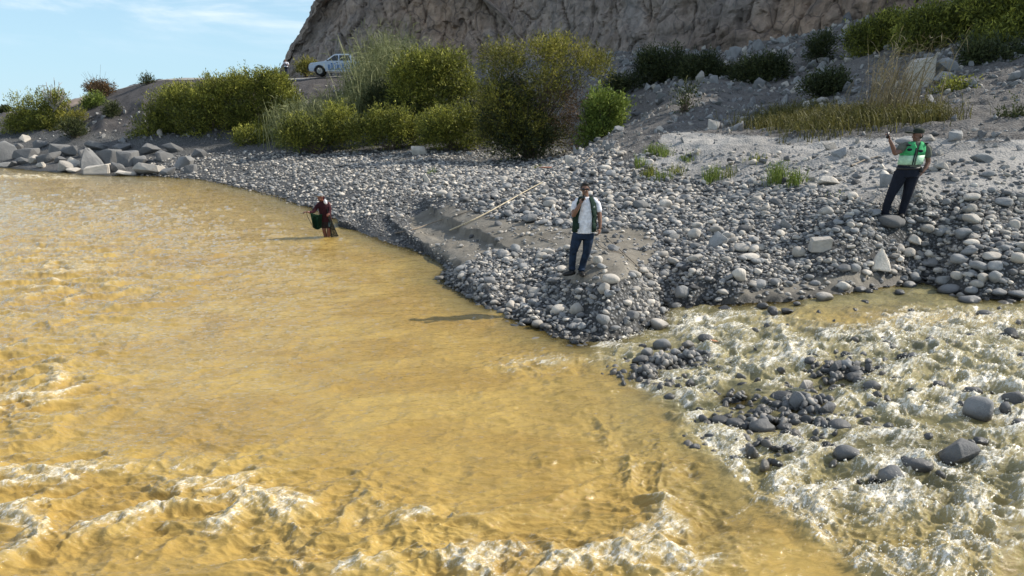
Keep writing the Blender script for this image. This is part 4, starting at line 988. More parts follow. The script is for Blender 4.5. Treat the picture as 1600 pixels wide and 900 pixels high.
def bush(name, label, group, Y, clumps, n_spr, mat, L_=.21, Wd=.030, up=.8, droop=0, extra=None, leaves=9, spread=.38, shell=.4, seed=1, bare=0, deep=.8, branch_mat=None):
    """clumps: (px,py,rx,ry[,dy]) in photo pixels at distance Y"""
    rs = np.random.default_rng(seed); C, R = [], []
    for c in clumps:
        dy = c[4] if len(c) > 4 else rs.uniform(-.6, .6); p = PY(c[0], c[1], Y + dy); s = (Y + dy) / F
        C.append(p); R.append([c[2] * s, (c[2] + c[3]) * .5 * s * deep, c[3] * s])
    C, R = np.array(C), np.array(R); C0, R0 = C.copy(), R.copy()
    for i in range(len(C0)):     # uneven sub-clumps round every main clump
        for q in range(5):
            d = rs.normal(size=3); d[2] = abs(d[2]) * .9 - .1; d /= np.linalg.norm(d); k2 = rs.uniform(.28, .5)
            C = np.vstack([C, C0[i] + R0[i] * d * rs.uniform(.75, 1.02)]); R = np.vstack([R, R0[i] * k2])
    R[:len(R0)] *= .82
    bx_ = np.average(C0[:, 0], weights=R0[:, 0]); by_ = C[:, 1].mean(); b0 = np.array([bx_, by_, HT1(bx_, by_)])
    root = empty(name, b0); tag(root, label, 'bush' if name.endswith(('bush', 'shrub')) else name.split('_')[-1], group)
    w_ = (R[:, 0] * R[:, 2]); w_ = w_ / w_.sum(); n_spr = int(n_spr * 1.15)
    V_, F_, T_ = leaf_arrays(C, R, w_, n_spr, leaves, L_, Wd, rs, up, droop, shell, spread)
    ns2 = max(8, int(n_spr * .07)); d_ = leaf_arrays(C, R, w_, ns2, 16, L_ * .9, Wd * .9, rs, 2.4, droop, .80, .55, .07)     # long shoots above the crown
    V_ = np.concatenate([V_, d_[0]]); T_ = np.concatenate([T_, np.clip(d_[2] + .15, 0, 1)])
    gzl = HT(V_[::4, 0], V_[::4, 1]); ok = np.repeat(V_[::4, 2] > gzl - .05, 4); V_ = V_[ok]; T_ = T_[ok]; F_ = np.arange(len(V_)).reshape(-1, 4)
    me = mesh_np('foliage', V_ - b0, F_, ML[mat], False); attr(me, 'tint', T_); link('foliage', me, root)
    tops = [C[i] + R[i] * rs.uniform(-.6, .7, 3) for i in rs.choice(len(C), 26 + bare, p=w_)]
    ps = stems(b0 - [0, 0, .1], tops, rs, .035 + .012 * R[:, 2].max())
    if bare:
        for P_, r0, r1 in list(ps):
            for q in range(5):
                i = rs.integers(2, len(P_)); d = P_[i] - P_[i - 1]; d = d / np.linalg.norm(d) + rs.normal(0, .45, 3); l = rs.uniform(.5, 1.3)
                ps.append((np.array([P_[i], P_[i] + d * l * .5, P_[i] + d * l + [0, 0, .1]]), r0 * .35, .006))
    v, f = tubes(ps); link('branches', mesh_np('branches', v - b0, f, branch_mat or M_bark), root)
    if extra:
        for (ename, emat, eclumps, en, eL, eW, eup) in extra:
            C2 = np.array([PY(c[0], c[1], Y - .4) for c in eclumps]); R2 = np.array([[c[2] * Y / F, .8 * c[2] * Y / F, c[3] * Y / F] for c in eclumps]); w2 = R2[:, 0] * R2[:, 2]
            V_, F_, T_ = leaf_arrays(C2, R2, w2 / w2.sum(), en, 8, eL, eW, rs, eup, 0, .2, .35)
            me = mesh_np(ename, V_ - b0, F_, ML[emat], False); attr(me, 'tint', T_); link(ename, me, root)
    return root
def blades(name, label, cat, group, pts, n, h, mat, wd=.02, bend=.35, seed=1, rad=.3, plume=0, tilt=(0, 0)):
    """a tuft, reed bed or clump of canes: curved blades rising from world points pts"""
    rs = np.random.default_rng(seed); pts = np.asarray(pts, float); c0 = pts.mean(0)
    j = rs.integers(0, len(pts), n); b = pts[j] + np.concatenate([rs.normal(0, rad, (n, 2)), np.zeros((n, 1))], 1); b[:, 2] = HT(b[:, 0], b[:, 1]) - .03
    hh_ = h * rs.uniform(.45, 1.1, n); an = rs.uniform(0, 6.28, n); bd = bend * rs.uniform(.2, 1.2, n) * hh_
    dx = np.cos(an) * bd + tilt[0] * hh_; dy = np.sin(an) * bd + tilt[1] * hh_; sx_ = -np.sin(an + rs.normal(0, .8, n)); sy_ = np.cos(an)
    rows = []
    for t_, w_ in ((0, 1), (.35, .9), (.7, .6), (1, .08)):
        c = np.stack([b[:, 0] + dx * t_ ** 2, b[:, 1] + dy * t_ ** 2, b[:, 2] + hh_ * (t_ - .18 * bend * t_ ** 3)], -1); o_ = np.stack([sx_, sy_, 0 * sx_], -1) * wd * w_
        rows += [c - o_, c + o_]
    V_ = np.stack(rows, 1).reshape(-1, 3); base_ = np.arange(n)[:, None] * 8
    F_ = np.concatenate([base_ + np.array([[0, 1, 3, 2]]), base_ + np.array([[2, 3, 5, 4]]), base_ + np.array([[4, 5, 7, 6]])]); T_ = np.repeat(np.clip(rs.normal(.5, .22, n), 0, 1), 8)
    root = empty(name, c0); tag(root, label, cat, group)
    me = mesh_np('blades', V_ - c0, F_, ML[mat], False); attr(me, 'tint', T_); link('blades', me, root)
    if plume or True:   # side leaves on the blades
        k_ = rs.integers(0, n, n * 2); t_ = rs.uniform(.35, .95, n * 2)
        p = np.stack([b[k_, 0] + dx[k_] * t_ ** 2, b[k_, 1] + dy[k_] * t_ ** 2, b[k_, 2] + hh_[k_] * t_], -1)
        d = rs.normal(0, .8, (n * 2, 3)) + [0, 0, .5]; d /= np.linalg.norm(d, axis=1)[:, None]; s_ = np.cross(d, rs.normal(size=(n * 2, 3))); s_ /= np.linalg.norm(s_, axis=1)[:, None]; l = h * .22
        V_ = np.stack([p, p + d * l * .4 + s_ * wd * .8, p + d * l - [0, 0, l * .3], p + d * l * .4 - s_ * wd * .8], 1).reshape(-1, 3)
        me = mesh_np('side_leaves', V_ - c0, np.arange(len(V_)).reshape(-1, 4), ML[mat], False); attr(me, 'tint', np.repeat(np.clip(rs.normal(.6, .2, n * 2), 0, 1), 4)); link('side_leaves', me, root)
    return root

GB = 'bushes on the river banks'
# left embankment bushes (four overlapping)
bush('bank_bush', 'large olive bush at the left end of the row below the dirt road', GB, 60, [(262,172,36,30),(240,205,32,26),(275,210,34,26),(290,160,28,22),(232,225,20,14)], 2100, 'olive', seed=2)
bush('bank_bush', 'broad olive bush with a bright crown, second from left below the dirt road', GB, 59, [(325,160,34,30),(310,200,38,34),(350,195,34,34),(345,150,30,22),(330,228,36,14)], 2300, 'olive', seed=3)
bush('bank_bush', 'tall olive bush, third from left below the dirt road', GB, 58.5, [(390,155,34,32),(400,190,34,34),(380,215,30,26),(372,140,22,18)], 2000, 'olive', seed=4)
bush('bank_bush', 'yellow green bush in front of the person on the dirt road', GB, 58, [(435,150,26,28),(438,185,24,26),(425,130,18,14),(420,215,22,22),(452,165,14,18)], 1700, 'olive', seed=5)
bush('low_bush', 'small leafy bush in front of the foot of the third olive bush', GB, 55, [(390,222,20,14),(410,225,14,10)], 420, 'olive', seed=6, L_=.18)
# behind the reeds: yellow green bush, and the low one in front
bush('bank_bush', 'bright yellow green bush right of the reed clump', GB, 53, [(690,102,32,24),(662,125,36,32),(708,130,34,28),(640,150,30,30),(730,145,20,18),(690,160,36,22),(648,108,22,18)], 2600, 'olive', seed=7, L_=.22)
bush('low_bush', 'low yellow green bush in front of the tall brown bush', GB, 46, [(710,195,34,22),(685,208,28,24),(735,205,26,22),(710,222,44,16)], 1700, 'olive', seed=8, L_=.17)
bush('low_bush', 'low olive bush hiding the feet of the reeds, right one', GB, 49, [(600,206,28,26),(635,208,28,24),(570,212,28,22),(655,215,22,16)], 1500, 'olive', seed=9, L_=.18)
bush('low_bush', 'low olive bush hiding the feet of the reeds, left one', GB, 50, [(535,205,28,28),(505,215,24,20),(475,212,26,24),(455,220,18,14)], 1400, 'olive', seed=10, L_=.18)
bush('bank_bush', 'dark green bush between the reeds and the tall brown bush', GB, 54, [(640,180,30,22),(600,160,24,24),(655,200,24,20),(745,180,18,16)], 1200, 'dark', seed=11)
bush('tall_bush', 'tallest bush of the row with green left half and brown bare right half', GB, 42, [(790,112,32,28),(768,190,22,34),(800,170,38,34),(820,210,40,32),(780,215,30,28),(845,88,34,22),(885,90,34,24),(918,112,26,26),(935,104,14,16),(768,98,16,18),(850,145,34,32),(870,225,30,18),(778,150,22,22)], 2700, 'rust', seed=12, L_=.17, Wd=.024, bare=50, up=.8,
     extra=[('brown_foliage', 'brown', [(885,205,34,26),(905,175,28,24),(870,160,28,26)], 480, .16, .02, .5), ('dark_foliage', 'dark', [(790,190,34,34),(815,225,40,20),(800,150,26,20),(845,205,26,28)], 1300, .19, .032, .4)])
bush('leafy_bush', 'fresh bright green bush at the right foot of the tallest bush', GB, 40, [(935,185,20,24),(930,215,24,24),(950,200,18,22),(965,175,12,10),(940,165,14,10)], 1300, 'fresh', seed=13, L_=.2, Wd=.034, up=.9)
# shaded bushes under the cliff
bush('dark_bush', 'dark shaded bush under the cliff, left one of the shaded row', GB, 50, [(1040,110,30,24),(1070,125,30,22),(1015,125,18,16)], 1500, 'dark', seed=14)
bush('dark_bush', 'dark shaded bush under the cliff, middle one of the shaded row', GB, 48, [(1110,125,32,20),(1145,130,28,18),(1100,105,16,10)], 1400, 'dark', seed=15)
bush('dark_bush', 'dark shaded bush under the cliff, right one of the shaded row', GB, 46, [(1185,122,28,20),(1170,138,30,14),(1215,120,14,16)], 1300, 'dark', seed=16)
bush('sparse_shrub', 'sparse thin shrub alone on the shaded sand slope', None, 37, [(1072,155,12,12),(1068,170,9,8)], 60, 'dark', seed=17, L_=.16, leaves=6)
bush('dark_shrub', 'grey dark shrub low on the scree above the grass mound', None, 37, [(1290,142,26,14),(1310,150,14,8)], 480, 'dark', seed=18, L_=.16)
bush('small_shrub', 'small dull green shrub on the scree left of the big right bushes', None, 47, [(1283,80,14,14),(1275,92,9,8)], 260, 'dark', seed=19)
bush('small_shrub', 'small dark shrub at the left end of the shaded row', None, 50, [(965,140,18,10),(985,135,12,8)], 260, 'dark', seed=20)
# right slope bushes
bush('slope_bush', 'dark green bush at the left of the big right hand thicket', GB, 43, [(1375,60,34,24),(1350,80,24,22),(1400,50,26,20),(1400,80,26,20)], 1700, 'olive', seed=21)
bush('slope_bush', 'large bush with a sunlit yellow green top at the upper right', GB, 40, [(1450,45,36,20),(1500,32,36,24),(1480,72,46,28),(1530,60,40,32),(1430,75,30,22)], 2900, 'olive', seed=22)
bush('slope_bush', 'highest bush of the right hand thicket in the upper right corner', GB, 37, [(1560,20,34,22),(1600,12,38,30),(1590,55,42,36),(1560,75,30,26),(1640,30,40,34)], 2400, 'olive', seed=23)
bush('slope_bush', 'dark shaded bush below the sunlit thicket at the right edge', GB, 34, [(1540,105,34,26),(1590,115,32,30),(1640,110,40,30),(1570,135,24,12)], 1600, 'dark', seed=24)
bush('low_bush', 'low green bush on the slope above the man in the bright vest', GB, 31, [(1500,158,20,12),(1480,168,14,9)], 520, 'olive', seed=25, L_=.14)
bush('edge_bush', 'low dark bush at the right edge below the thicket', GB, 24, [(1590,195,18,16),(1560,255,28,9),(1600,250,22,12)], 500, 'dark', seed=26, L_=.12, Wd=.02, spread=.2)
# far left
bush('skyline_bush', 'dark green bush on the far left skyline', GB, 68, [(50,180,22,22),(35,198,22,14),(62,198,20,18),(25,205,20,10)], 1100, 'olive', seed=27)
bush('skyline_bush', 'green bush under the bare dead branches on the left skyline', GB, 67, [(88,168,18,16),(78,190,20,20),(92,200,18,14)], 900, 'olive', seed=28)
bush('skyline_bush', 'brown round bush on the left skyline beside the leaning slab', GB, 73, [(152,142,12,9),(162,144,13,8)], 380, 'brown', seed=29, L_=.2, bare=10)
bush('slope_shrub', 'small bright green shrub on top of the leaning slab', None, 70, [(150,162,9,8),(140,170,10,8)], 260, 'fresh', seed=30)
bush('slope_shrub', 'dull green shrub below the leaning slab', None, 66, [(118,190,16,10),(105,215,14,12),(95,215,14,8)], 420, 'rust', seed=31)
bush('slope_shrub', 'dark green shrub in the gully of the dark left slope', None, 66, [(176,180,8,10),(172,188,7,6)], 200, 'dark', seed=32)
bush('slope_shrub', 'small tuft of bush on the embankment crest', None, 72, [(231,130,6,3)], 70, 'dark', seed=33)
bush('slope_shrub', 'dark shrub at the foot of the dark left slope', None, 62, [(112,205,14,8),(120,212,10,6)], 240, 'dark', seed=34)
bush('roadside_shrub', 'small yellow green shrub on the road between the person and the pickup', None, 73.5, [(480,108,10,9),(474,113,7,5)], 220, 'rust', seed=35, L_=.25)
bush('far_tree', 'tiny dark conical tree on the far left horizon', None, 150, [(10,178,5,4),(10,174,3,3)], 160, 'dark', seed=36, L_=.5, Wd=.12, spread=.5)
# dead branches on the left skyline
rs = np.random.default_rng(5); pths = []; b0 = PY(86, 172, 67)
for tp in [(66,140),(72,128),(80,132),(85,125),(92,128),(100,138),(104,147),(68,150),(58,196),(98,150)]:
    e = PY(tp[0], tp[1], 67 + rs.uniform(-.6, .6)); m_ = (b0 + e) / 2 + rs.normal(0, .25, 3); t_ = np.linspace(0, 1, 9)[:, None]
    P_ = b0 * (1 - t_) ** 2 + 2 * m_ * t_ * (1 - t_) + e * t_ ** 2; pths.append((P_, .07, .02))
    for q in range(3):
        i = rs.integers(4, 9); d = rs.normal(0, .4, 3) + [0, 0, .4]; pths.append((np.array([P_[i - 1], P_[i - 1] + d * .6, P_[i - 1] + d * 1.1]), .03, .012))
v, f = tubes(pths); tag(link('dead_branches', mesh_np('dead_branches', v - b0, f, M_deadw), None, b0), 'bare grey dead branches rising above the bush on the left skyline', 'dead branches')

def gp(lst): return [G(a, b) for a, b in lst]
# reeds
def yp(lst, Y):
    o = []
    for a, dy in lst: x_ = PY(a, 150, Y + dy)[0]; o.append([x_, Y + dy, HT1(x_, Y + dy)])
    return o
blades('reed_clump', 'tall grey green reed clump that hides the rear of the pickup', 'reeds', 'reeds below the dirt road', yp([(572,2),(590,0),(608,1),(625,3),(582,5),(600,6),(620,6),(640,3)], 56), 1700, 5.4, 'reed', .035, .28, 41, .9)
blades('reed_clump', 'shorter grey green reeds left of the tall clump', 'reeds', 'reeds below the dirt road', yp([(475,0),(500,2),(525,1),(545,3),(455,1),(560,2),(535,4)], 53), 1700, 3.2, 'reed', .032, .3, 42, .9)
blades('dry_canes', 'clump of tall dry yellow canes leaning right on the right slope', 'canes', None, gp([(1380,190),(1395,185),(1405,180),(1370,185),(1410,175)]), 150, 3.0, 'dry', .013, .30, 43, .5, tilt=(.30, 0))
blades('dry_canes', 'single upright dry yellow canes left of the leaning clump', 'canes', None, gp([(1368,175),(1372,180)]), 26, 2.6, 'dry', .014, .10, 44, .15)
GT = 'grass mounds on the right slope'
blades('grass_mound', 'yellow green grass mound left of the dry canes, nearest the sand slope', 'grass', GT, gp([(1195,200),(1215,194),(1235,190),(1255,192),(1240,200),(1270,196),(1225,184),(1245,182)]), 2200, .68, 'mound', .014, .55, 45, .7)
blades('grass_mound', 'dull green grass mound at the foot of the dry canes', 'grass', GT, gp([(1290,205),(1315,196),(1345,192),(1375,190),(1400,192),(1425,190),(1330,184),(1360,180),(1300,194),(1410,182)]), 3000, .66, 'mound', .014, .55, 46, .7)
blades('grass_mound', 'small yellow grass patch right of the dry canes', 'grass', GT, gp([(1458,186)]), 300, .5, 'mound', .012, .5, 47, .35)
GW = 'green weeds growing on the gravel bank'
for k_, (q, h_, n_, lb) in enumerate([
    ([(1008,278),(1016,276)], .42, 60, 'thin green weeds just right of the head of the man in sunglasses'), ([(1030,282),(1040,280)], .38, 50, 'pale thin weeds second from the left in the row on the bank'),
    ([(1108,284),(1114,282)], .5, 90, 'dense bushy weed in the middle of the weed row'), ([(1135,278),(1140,276)], .38, 30, 'sparse weed just right of the dense bushy one'),
    ([(1208,290),(1218,286),(1212,282)], .62, 130, 'tallest green weed of the row on the bank'), ([(1238,292),(1246,288)], .5, 90, 'pale bushy weed right of the tallest one'),
    ([(1180,252),(1183,250)], .26, 40, 'tiny weed on pale sand above the tallest weed'), ([(1072,250),(1078,249)], .24, 60, 'small rounded grass tuft on the sand'),
    ([(1015,240),(1030,242),(1040,245)], .45, 160, 'low green grass patch at the right end of the brown bush'), ([(836,265),(842,264)], .3, 40, 'small green tuft on the bar below the tallest bush'),
    ([(1000,262),(996,258)], .45, 50, 'weed stems beside the white stone above the bar'), ([(673,272),(676,270)], .35, 30, 'faint green sprig on the crest of the far bar'),
    ([(1055,270),(1060,272)], .35, 40, 'pale weed between the second and the dense bushy one'), ([(1308,310),(1302,306)], .12, 20, 'tiny sprout among stones left of the man in the bright vest')]):
    blades('weed', lb, 'weed', GW, gp(q), n_, h_, 'fresh' if k_ % 3 else 'olive', .011, .35, 60 + k_, .12)

# ------------------------------------------------------------------ poles and driftwood
M_pole = simple('dry_bamboo', (.52, .44, .30), .6, .3, nscale=20)
M_stick = simple('weathered_wood', (.24, .20, .155), .85, .2, nscale=20)
def pole(name, label, cat, pix, r0, r1, mat, lift=None, knots=True):
    P_ = []
    for i, (a, b) in enumerate(pix):
        g = G(a, b); g[2] += (lift[i] if lift else .05); P_.append(g)
    P_ = np.array(P_); t_ = np.linspace(0, len(P_) - 1, 40); Q = np.stack([np.interp(t_, range(len(P_)), P_[:, k_]) for k_ in range(3)], -1)
    for _ in range(6): Q[1:-1] = (Q[:-2] + Q[2:] + 2 * Q[1:-1]) / 4
    c0 = Q[0].copy(); v, f = tubes([(Q - c0, r0, r1)], 8)
    if knots:
        for i in range(3, 39, 4):
            v2, f2 = tubes([(np.array([Q[i] - c0, Q[i] - c0 + (Q[i + 1] - Q[i]) * .12]), r0 * 1.25, r0 * 1.2)], 8); f = np.concatenate([f, f2 + len(v)]); v = np.concatenate([v, v2])
    return tag(link(name, mesh_np(name, v, f, mat), None, c0), label, cat)
pole('bamboo_pole', 'long pale bent bamboo pole running from the sand ledge across the cobbles', 'pole', [(703,362),(730,352),(765,336),(800,317),(825,303),(848,290)], .024, .012, M_pole, [.04, .07, .10, .12, .13, .12])
pole('bamboo_pole', 'thinner darker pole lying left of the long pale one on the sand', 'pole', [(617,366),(642,362),(665,354),(690,345),(715,338),(738,330)], .02, .012, M_stick, [.04] * 6)
pole('driftwood_stick', 'curved stick poking out at the foot of the tallest bush', 'stick', [(908,260),(915,256),(922,252),(927,249)], .028, .015, M_stick, [.03, .08, .14, .22], False)
pole('driftwood_stick', 'thin dark stick by the lowered hand of the man in sunglasses', 'stick', [(948,378),(965,392),(985,410),(1005,428)], .014, .01, M_stick, [.10, .07, .06, .05], False)
pole('driftwood_stick', 'dark twig on the sand left of the man in sunglasses', 'stick', [(861,365),(880,364),(890,368)], .012, .008, M_stick, [.02] * 3, False)
pole('driftwood_stick', 'small dark twig on sand just left of the jeans of the man in sunglasses', 'stick', [(844,372),(855,376),(866,380)], .012, .008, M_stick, [.02] * 3, False)
pole('driftwood_stick', 'thin stick crossing another one right of the man in sunglasses', 'stick', [(932,378),(940,388),(955,395),(975,398)], .011, .008, M_stick, [.03] * 4, False)
pole('driftwood_stick', 'long thin twig on the pale sand left of the man in the bright vest', 'stick', [(1330,262),(1352,252),(1375,246)], .02, .012, M_stick, [.05] * 3, False)
g = G(1115, 537); o = stone_mesh('plastic_scrap', 812, 3, simple('orange_scrap', (.42, .19, .08), .5, .5), .3)
q_ = link('orange_scrap', o, None, (g[0], g[1], g[2] + .05)); q_.scale = (.17, .08, .05); q_.rotation_euler = (0, .2, .2); tag(q_, 'small orange brown scrap caught on the rock island in the rapids', 'scrap')
g = G(856, 264); o = stone_mesh('red_scrap', 813, 3, simple('red_litter', (.35, .16, .10), .7, .3), .35)
q_ = link('litter', o, None, (g[0], g[1], g[2] + .06)); q_.scale = (.8, .3, .12); tag(q_, 'reddish brown litter on the gravel below the tallest bush', 'litter')
# ------------------------------------------------------------------ people
def dense(me_bm, name, mat, voxel, ratio, parent, smooth=2, keep=None):
    me = bpy.data.meshes.new(name + '_raw'); me_bm.to_mesh(me); me_bm.free()
    o = bpy.data.objects.new(name + '_raw', me); COL.objects.link(o)
    m = o.modifiers.new('r', 'REMESH'); m.mode = 'VOXEL'; m.voxel_size = voxel
    if smooth: q = o.modifiers.new('s', 'SMOOTH'); q.factor = .5; q.iterations = smooth
    if ratio < 1: q = o.modifiers.new('d', 'DECIMATE'); q.ratio = ratio
    dg = bpy.context.evaluated_depsgraph_get(); dg.update()
    me2 = bpy.data.meshes.new_from_object(o.evaluated_get(dg)); me2.name = name
    bpy.data.objects.remove(o); bpy.data.meshes.remove(me)
    me2.materials.clear(); me2.materials.append(mat)
    me2.polygons.foreach_set('use_smooth', np.ones(len(me2.polygons), bool))
    return link(name, me2, parent)
def tb(bm, pts, rad, seg=10, caps=True):
    """tapering limb through pts with radii (float or (rx,ry))"""
    P_ = [Vector(p) for p in pts]; rings = []
    for i, p in enumerate(P_):
        tg = (P_[min(i + 1, len(P_) - 1)] - P_[max(i - 1, 0)]).normalized(); s1 = tg.cross(Vector((0, 1, 0.01)))
        if s1.length < .2: s1 = tg.cross(Vector((1, 0, 0)))
        s1.normalize(); s2 = tg.cross(s1).normalized(); r = rad[i]; ra, rb = r if isinstance(r, tuple) else (r, r)
        rings.append([bm.verts.new(p + s1 * ra * math.cos(a) + s2 * rb * math.sin(a)) for a in [k_ * 2 * math.pi / seg for k_ in range(seg)]])
    for a, b in zip(rings[:-1], rings[1:]):
        for k_ in range(seg): bm.faces.new((a[k_], a[(k_ + 1) % seg], b[(k_ + 1) % seg], b[k_]))
    if caps:
        bm.faces.new(rings[0][::-1]); bm.faces.new(rings[-1])
        for i in (0, -1):
            r = rad[i]; r = max(r) if isinstance(r, tuple) else r
            el_(bm, P_[i], (r * .96,) * 3 if not isinstance(rad[i], tuple) else (rad[i][0] * .9, rad[i][1] * .9, min(rad[i]) * .4), 1)
def el_(bm, c, r, sub=2, rot=None):
    q = bmesh.ops.create_icosphere(bm, subdivisions=sub, radius=1.0)['verts']
    for v in q:
        p = Vector((v.co.x * r[0], v.co.y * r[1], v.co.z * r[2]))
        if rot: p = rot @ p
        v.co = p + Vector(c)
def rings(bm, lst, seg=20, close=True):
    """horizontal elliptical rings (cx,cy,cz,rx,ry)"""
    R_ = [[bm.verts.new((c[0] + c[3] * math.cos(a), c[1] + c[4] * math.sin(a), c[2])) for a in [k_ * 2 * math.pi / seg for k_ in range(seg)]] for c in lst]
    for a, b in zip(R_[:-1], R_[1:]):
        for k_ in range(seg): bm.faces.new((a[k_], a[(k_ + 1) % seg], b[(k_ + 1) % seg], b[k_]))
    if close: bm.faces.new(R_[0][::-1]); bm.faces.new(R_[-1])
    return R_
def hand(bm, wrist, tip_dir, palm_n, curl=.5, s=1.0, thumb=1):
    """palm, four unequal fingers and a thumb leaving the side of the palm"""
    d = Vector(tip_dir).normalized(); n_ = Vector(palm_n); n_ = (n_ - d * n_.dot(d)).normalized(); sd = d.cross(n_).normalized(); w_ = Vector(wrist)
    rot = Matrix((sd, d, n_)).transposed()
    el_(bm, w_ + d * .05 * s, (.042 * s, .055 * s, .017 * s), 2, rot)
    for k_, (off, l) in enumerate([(-.030, .062), (-.010, .074), (.010, .070), (.029, .055)]):
        p0 = w_ + d * .085 * s + sd * off * s; a = curl * (.8 + .1 * k_); p1 = p0 + (d * math.cos(a * .6) + n_ * math.sin(a * .6)) * l * .5 * s; p2 = p1 + (d * math.cos(a * 1.6) + n_ * math.sin(a * 1.6)) * l * .32 * s; p3 = p2 + (d * math.cos(a * 2.4) + n_ * math.sin(a * 2.4)) * l * .26 * s
        tb(bm, [p0 - d * .02 * s, p0, p1, p2, p3], [.010 * s, .0105 * s, .0095 * s, .009 * s, .008 * s], 7)
    t0 = w_ + d * .028 * s - sd * thumb * .030 * s; t1 = t0 + (d * .5 - sd * thumb * .7 + n_ * .4).normalized() * .038 * s; t2 = t1 + (d * .8 - sd * thumb * .15 + n_ * .5).normalized() * .032 * s
    tb(bm, [t0, t1, t2], [.013 * s, .011 * s, .009 * s], 7)
def head(bm, c, yaw=0, pitch=0, s=1.0):
    """c centre; face looks to -Y for yaw 0, to -X for yaw 90deg"""
    R_ = Matrix.Rotation(-yaw, 3, 'Z') @ Matrix.Rotation(pitch, 3, 'X')
    f = lambda x, y, z: Vector(c) + R_ @ Vector((x, y, z)) * s
    def e(x, y, z, a, b, d, sub=2): el_(bm, f(x, y, z), (a * s, b * s, d * s), sub, R_)
    e(0, .012, .03, .077, .095, .088, 3); e(0, -.022, -.04, .060, .066, .072); e(0, -.055, -.085, .032, .028, .024)     # skull, face, chin
    e(0, -.098, -.018, .013, .018, .028); e(0, -.110, -.032, .015, .012, .011); e(0, -.082, .022, .055, .018, .010)      # nose bridge, tip, brow
    e(-.078, .008, -.008, .009, .020, .030); e(.078, .008, -.008, .009, .020, .030); e(0, -.088, -.062, .022, .010, .006); e(0, -.086, -.072, .019, .010, .006)   # ears, lips
    e(-.034, -.070, -.030, .022, .02, .02); e(.034, -.070, -.030, .022, .02, .02)
    return f, R_
def sub_mesh(bm, name, mat, parent, smooth=True, sub=0):
    me = bpy.data.meshes.new(name); bmesh.ops.recalc_face_normals(bm, faces=bm.faces); bm.to_mesh(me); bm.free(); me.materials.append(mat)
    if smooth: me.polygons.foreach_set('use_smooth', np.ones(len(me.polygons), bool))
    o = link(name, me, parent)
    if sub: q = o.modifiers.new('sub', 'SUBSURF'); q.levels = q.render_levels = sub
    return o
def boot(bm, ankle, toe, s=1.0, h=.1):
    a, t_ = Vector(ankle), Vector(toe); d = (t_ - a); d.z = 0; L_ = d.length; d.normalize(); z0 = t_.z
    tb(bm, [a + Vector((0, 0, .06)), a - Vector((0, 0, .01))], [(.052, .052), (.055, .055)], 10)
    b = Vector((a.x, a.y, z0 + .035))
    tb(bm, [b - d * .065, b + d * .02, b + d * (L_ * .6), b + d * L_], [.042, .050, .047, .034], 10)
def cloth(name, c, rough=.85, nscale=16, var=.18, bs=.25):
    t = NT(name); v = t.noise(t.obj(), nscale, 4, .6); f = t.noise(t.obj(), 6, 3, .6, 1.0)
    t.set(Base_Color=t.mix(t.mr(v, .3, .7), (*[q * (1 - var) for q in c], 1), (*[min(1, q * (1 + var)) for q in c], 1)), Roughness=rough, Normal=t.bump(f, bs, .04)); t.p.inputs['Specular IOR Level'].default_value = .25
    return t.m
M_skin = simple('skin', (.20, .105, .068), .55, .4, nscale=40, var=.1); M_skin2 = simple('skin_dark', (.17, .085, .055), .55, .4, nscale=40, var=.1)
M_hair = simple('black_hair', (.012, .010, .009), .6, .4); M_black = simple('black_plastic', (.012, .012, .014), .35, .5)
M_lens = simple('dark_lens', (.01, .01, .012), .1, .6); M_leather = simple('dark_leather', (.02, .017, .015), .55, .4)
M_white = cloth('white_cotton', (.72, .72, .76), bs=.5); M_green = cloth('dark_green_cloth', (.008, .026, .017)); M_jeans = cloth('blue_denim', (.012, .024, .048), var=.5, nscale=6)
M_navy = cloth('black_navy_cloth', (.008, .010, .018)); M_neon = cloth('bright_green_cloth', (.06, .38, .14), bs=.6); M_band = cloth('pale_reflective_band', (.42, .62, .42), .5)
M_khaki = cloth('grey_green_shirt', (.10, .105, .08)); M_cap = cloth('dark_cap', (.020, .028, .018))
M_maroon = cloth('maroon_cloth', (.032, .007, .011)); M_net = simple('dark_net', (.02, .022, .020), .9, .1); M_gnet = simple('green_net', (.006, .026, .014), .9, .1); M_dk = cloth('dark_cloth', (.02, .014, .016))
def torso_shell(name, lst, gap, mat, parent, thick=.012, seg=48):
    """open-front waistcoat: rings with an opening centred on the front (-Y); gap(z) half width in radians"""
    bm = bmesh.new(); R_ = []
    for (cx, cy_, cz_, rx, ry) in lst:
        g_ = gap(cz_); row = []
        for k_ in range(seg + 1):
            a = -math.pi / 2 + g_ + (2 * math.pi - 2 * g_) * k_ / seg; w_ = 1 + .02 * math.sin(a * 7 + cz_ * 9)
            row.append(bm.verts.new((cx + rx * w_ * math.cos(a), cy_ + ry * w_ * math.sin(a), cz_)))
        R_.append(row)
    for a, b in zip(R_[:-1], R_[1:]):
        for k_ in range(seg): bm.faces.new((a[k_], a[k_ + 1], b[k_ + 1], b[k_]))
    o = sub_mesh(bm, name, mat, parent); m = o.modifiers.new('t', 'SOLIDIFY'); m.thickness = thick; m.offset = 0; return o

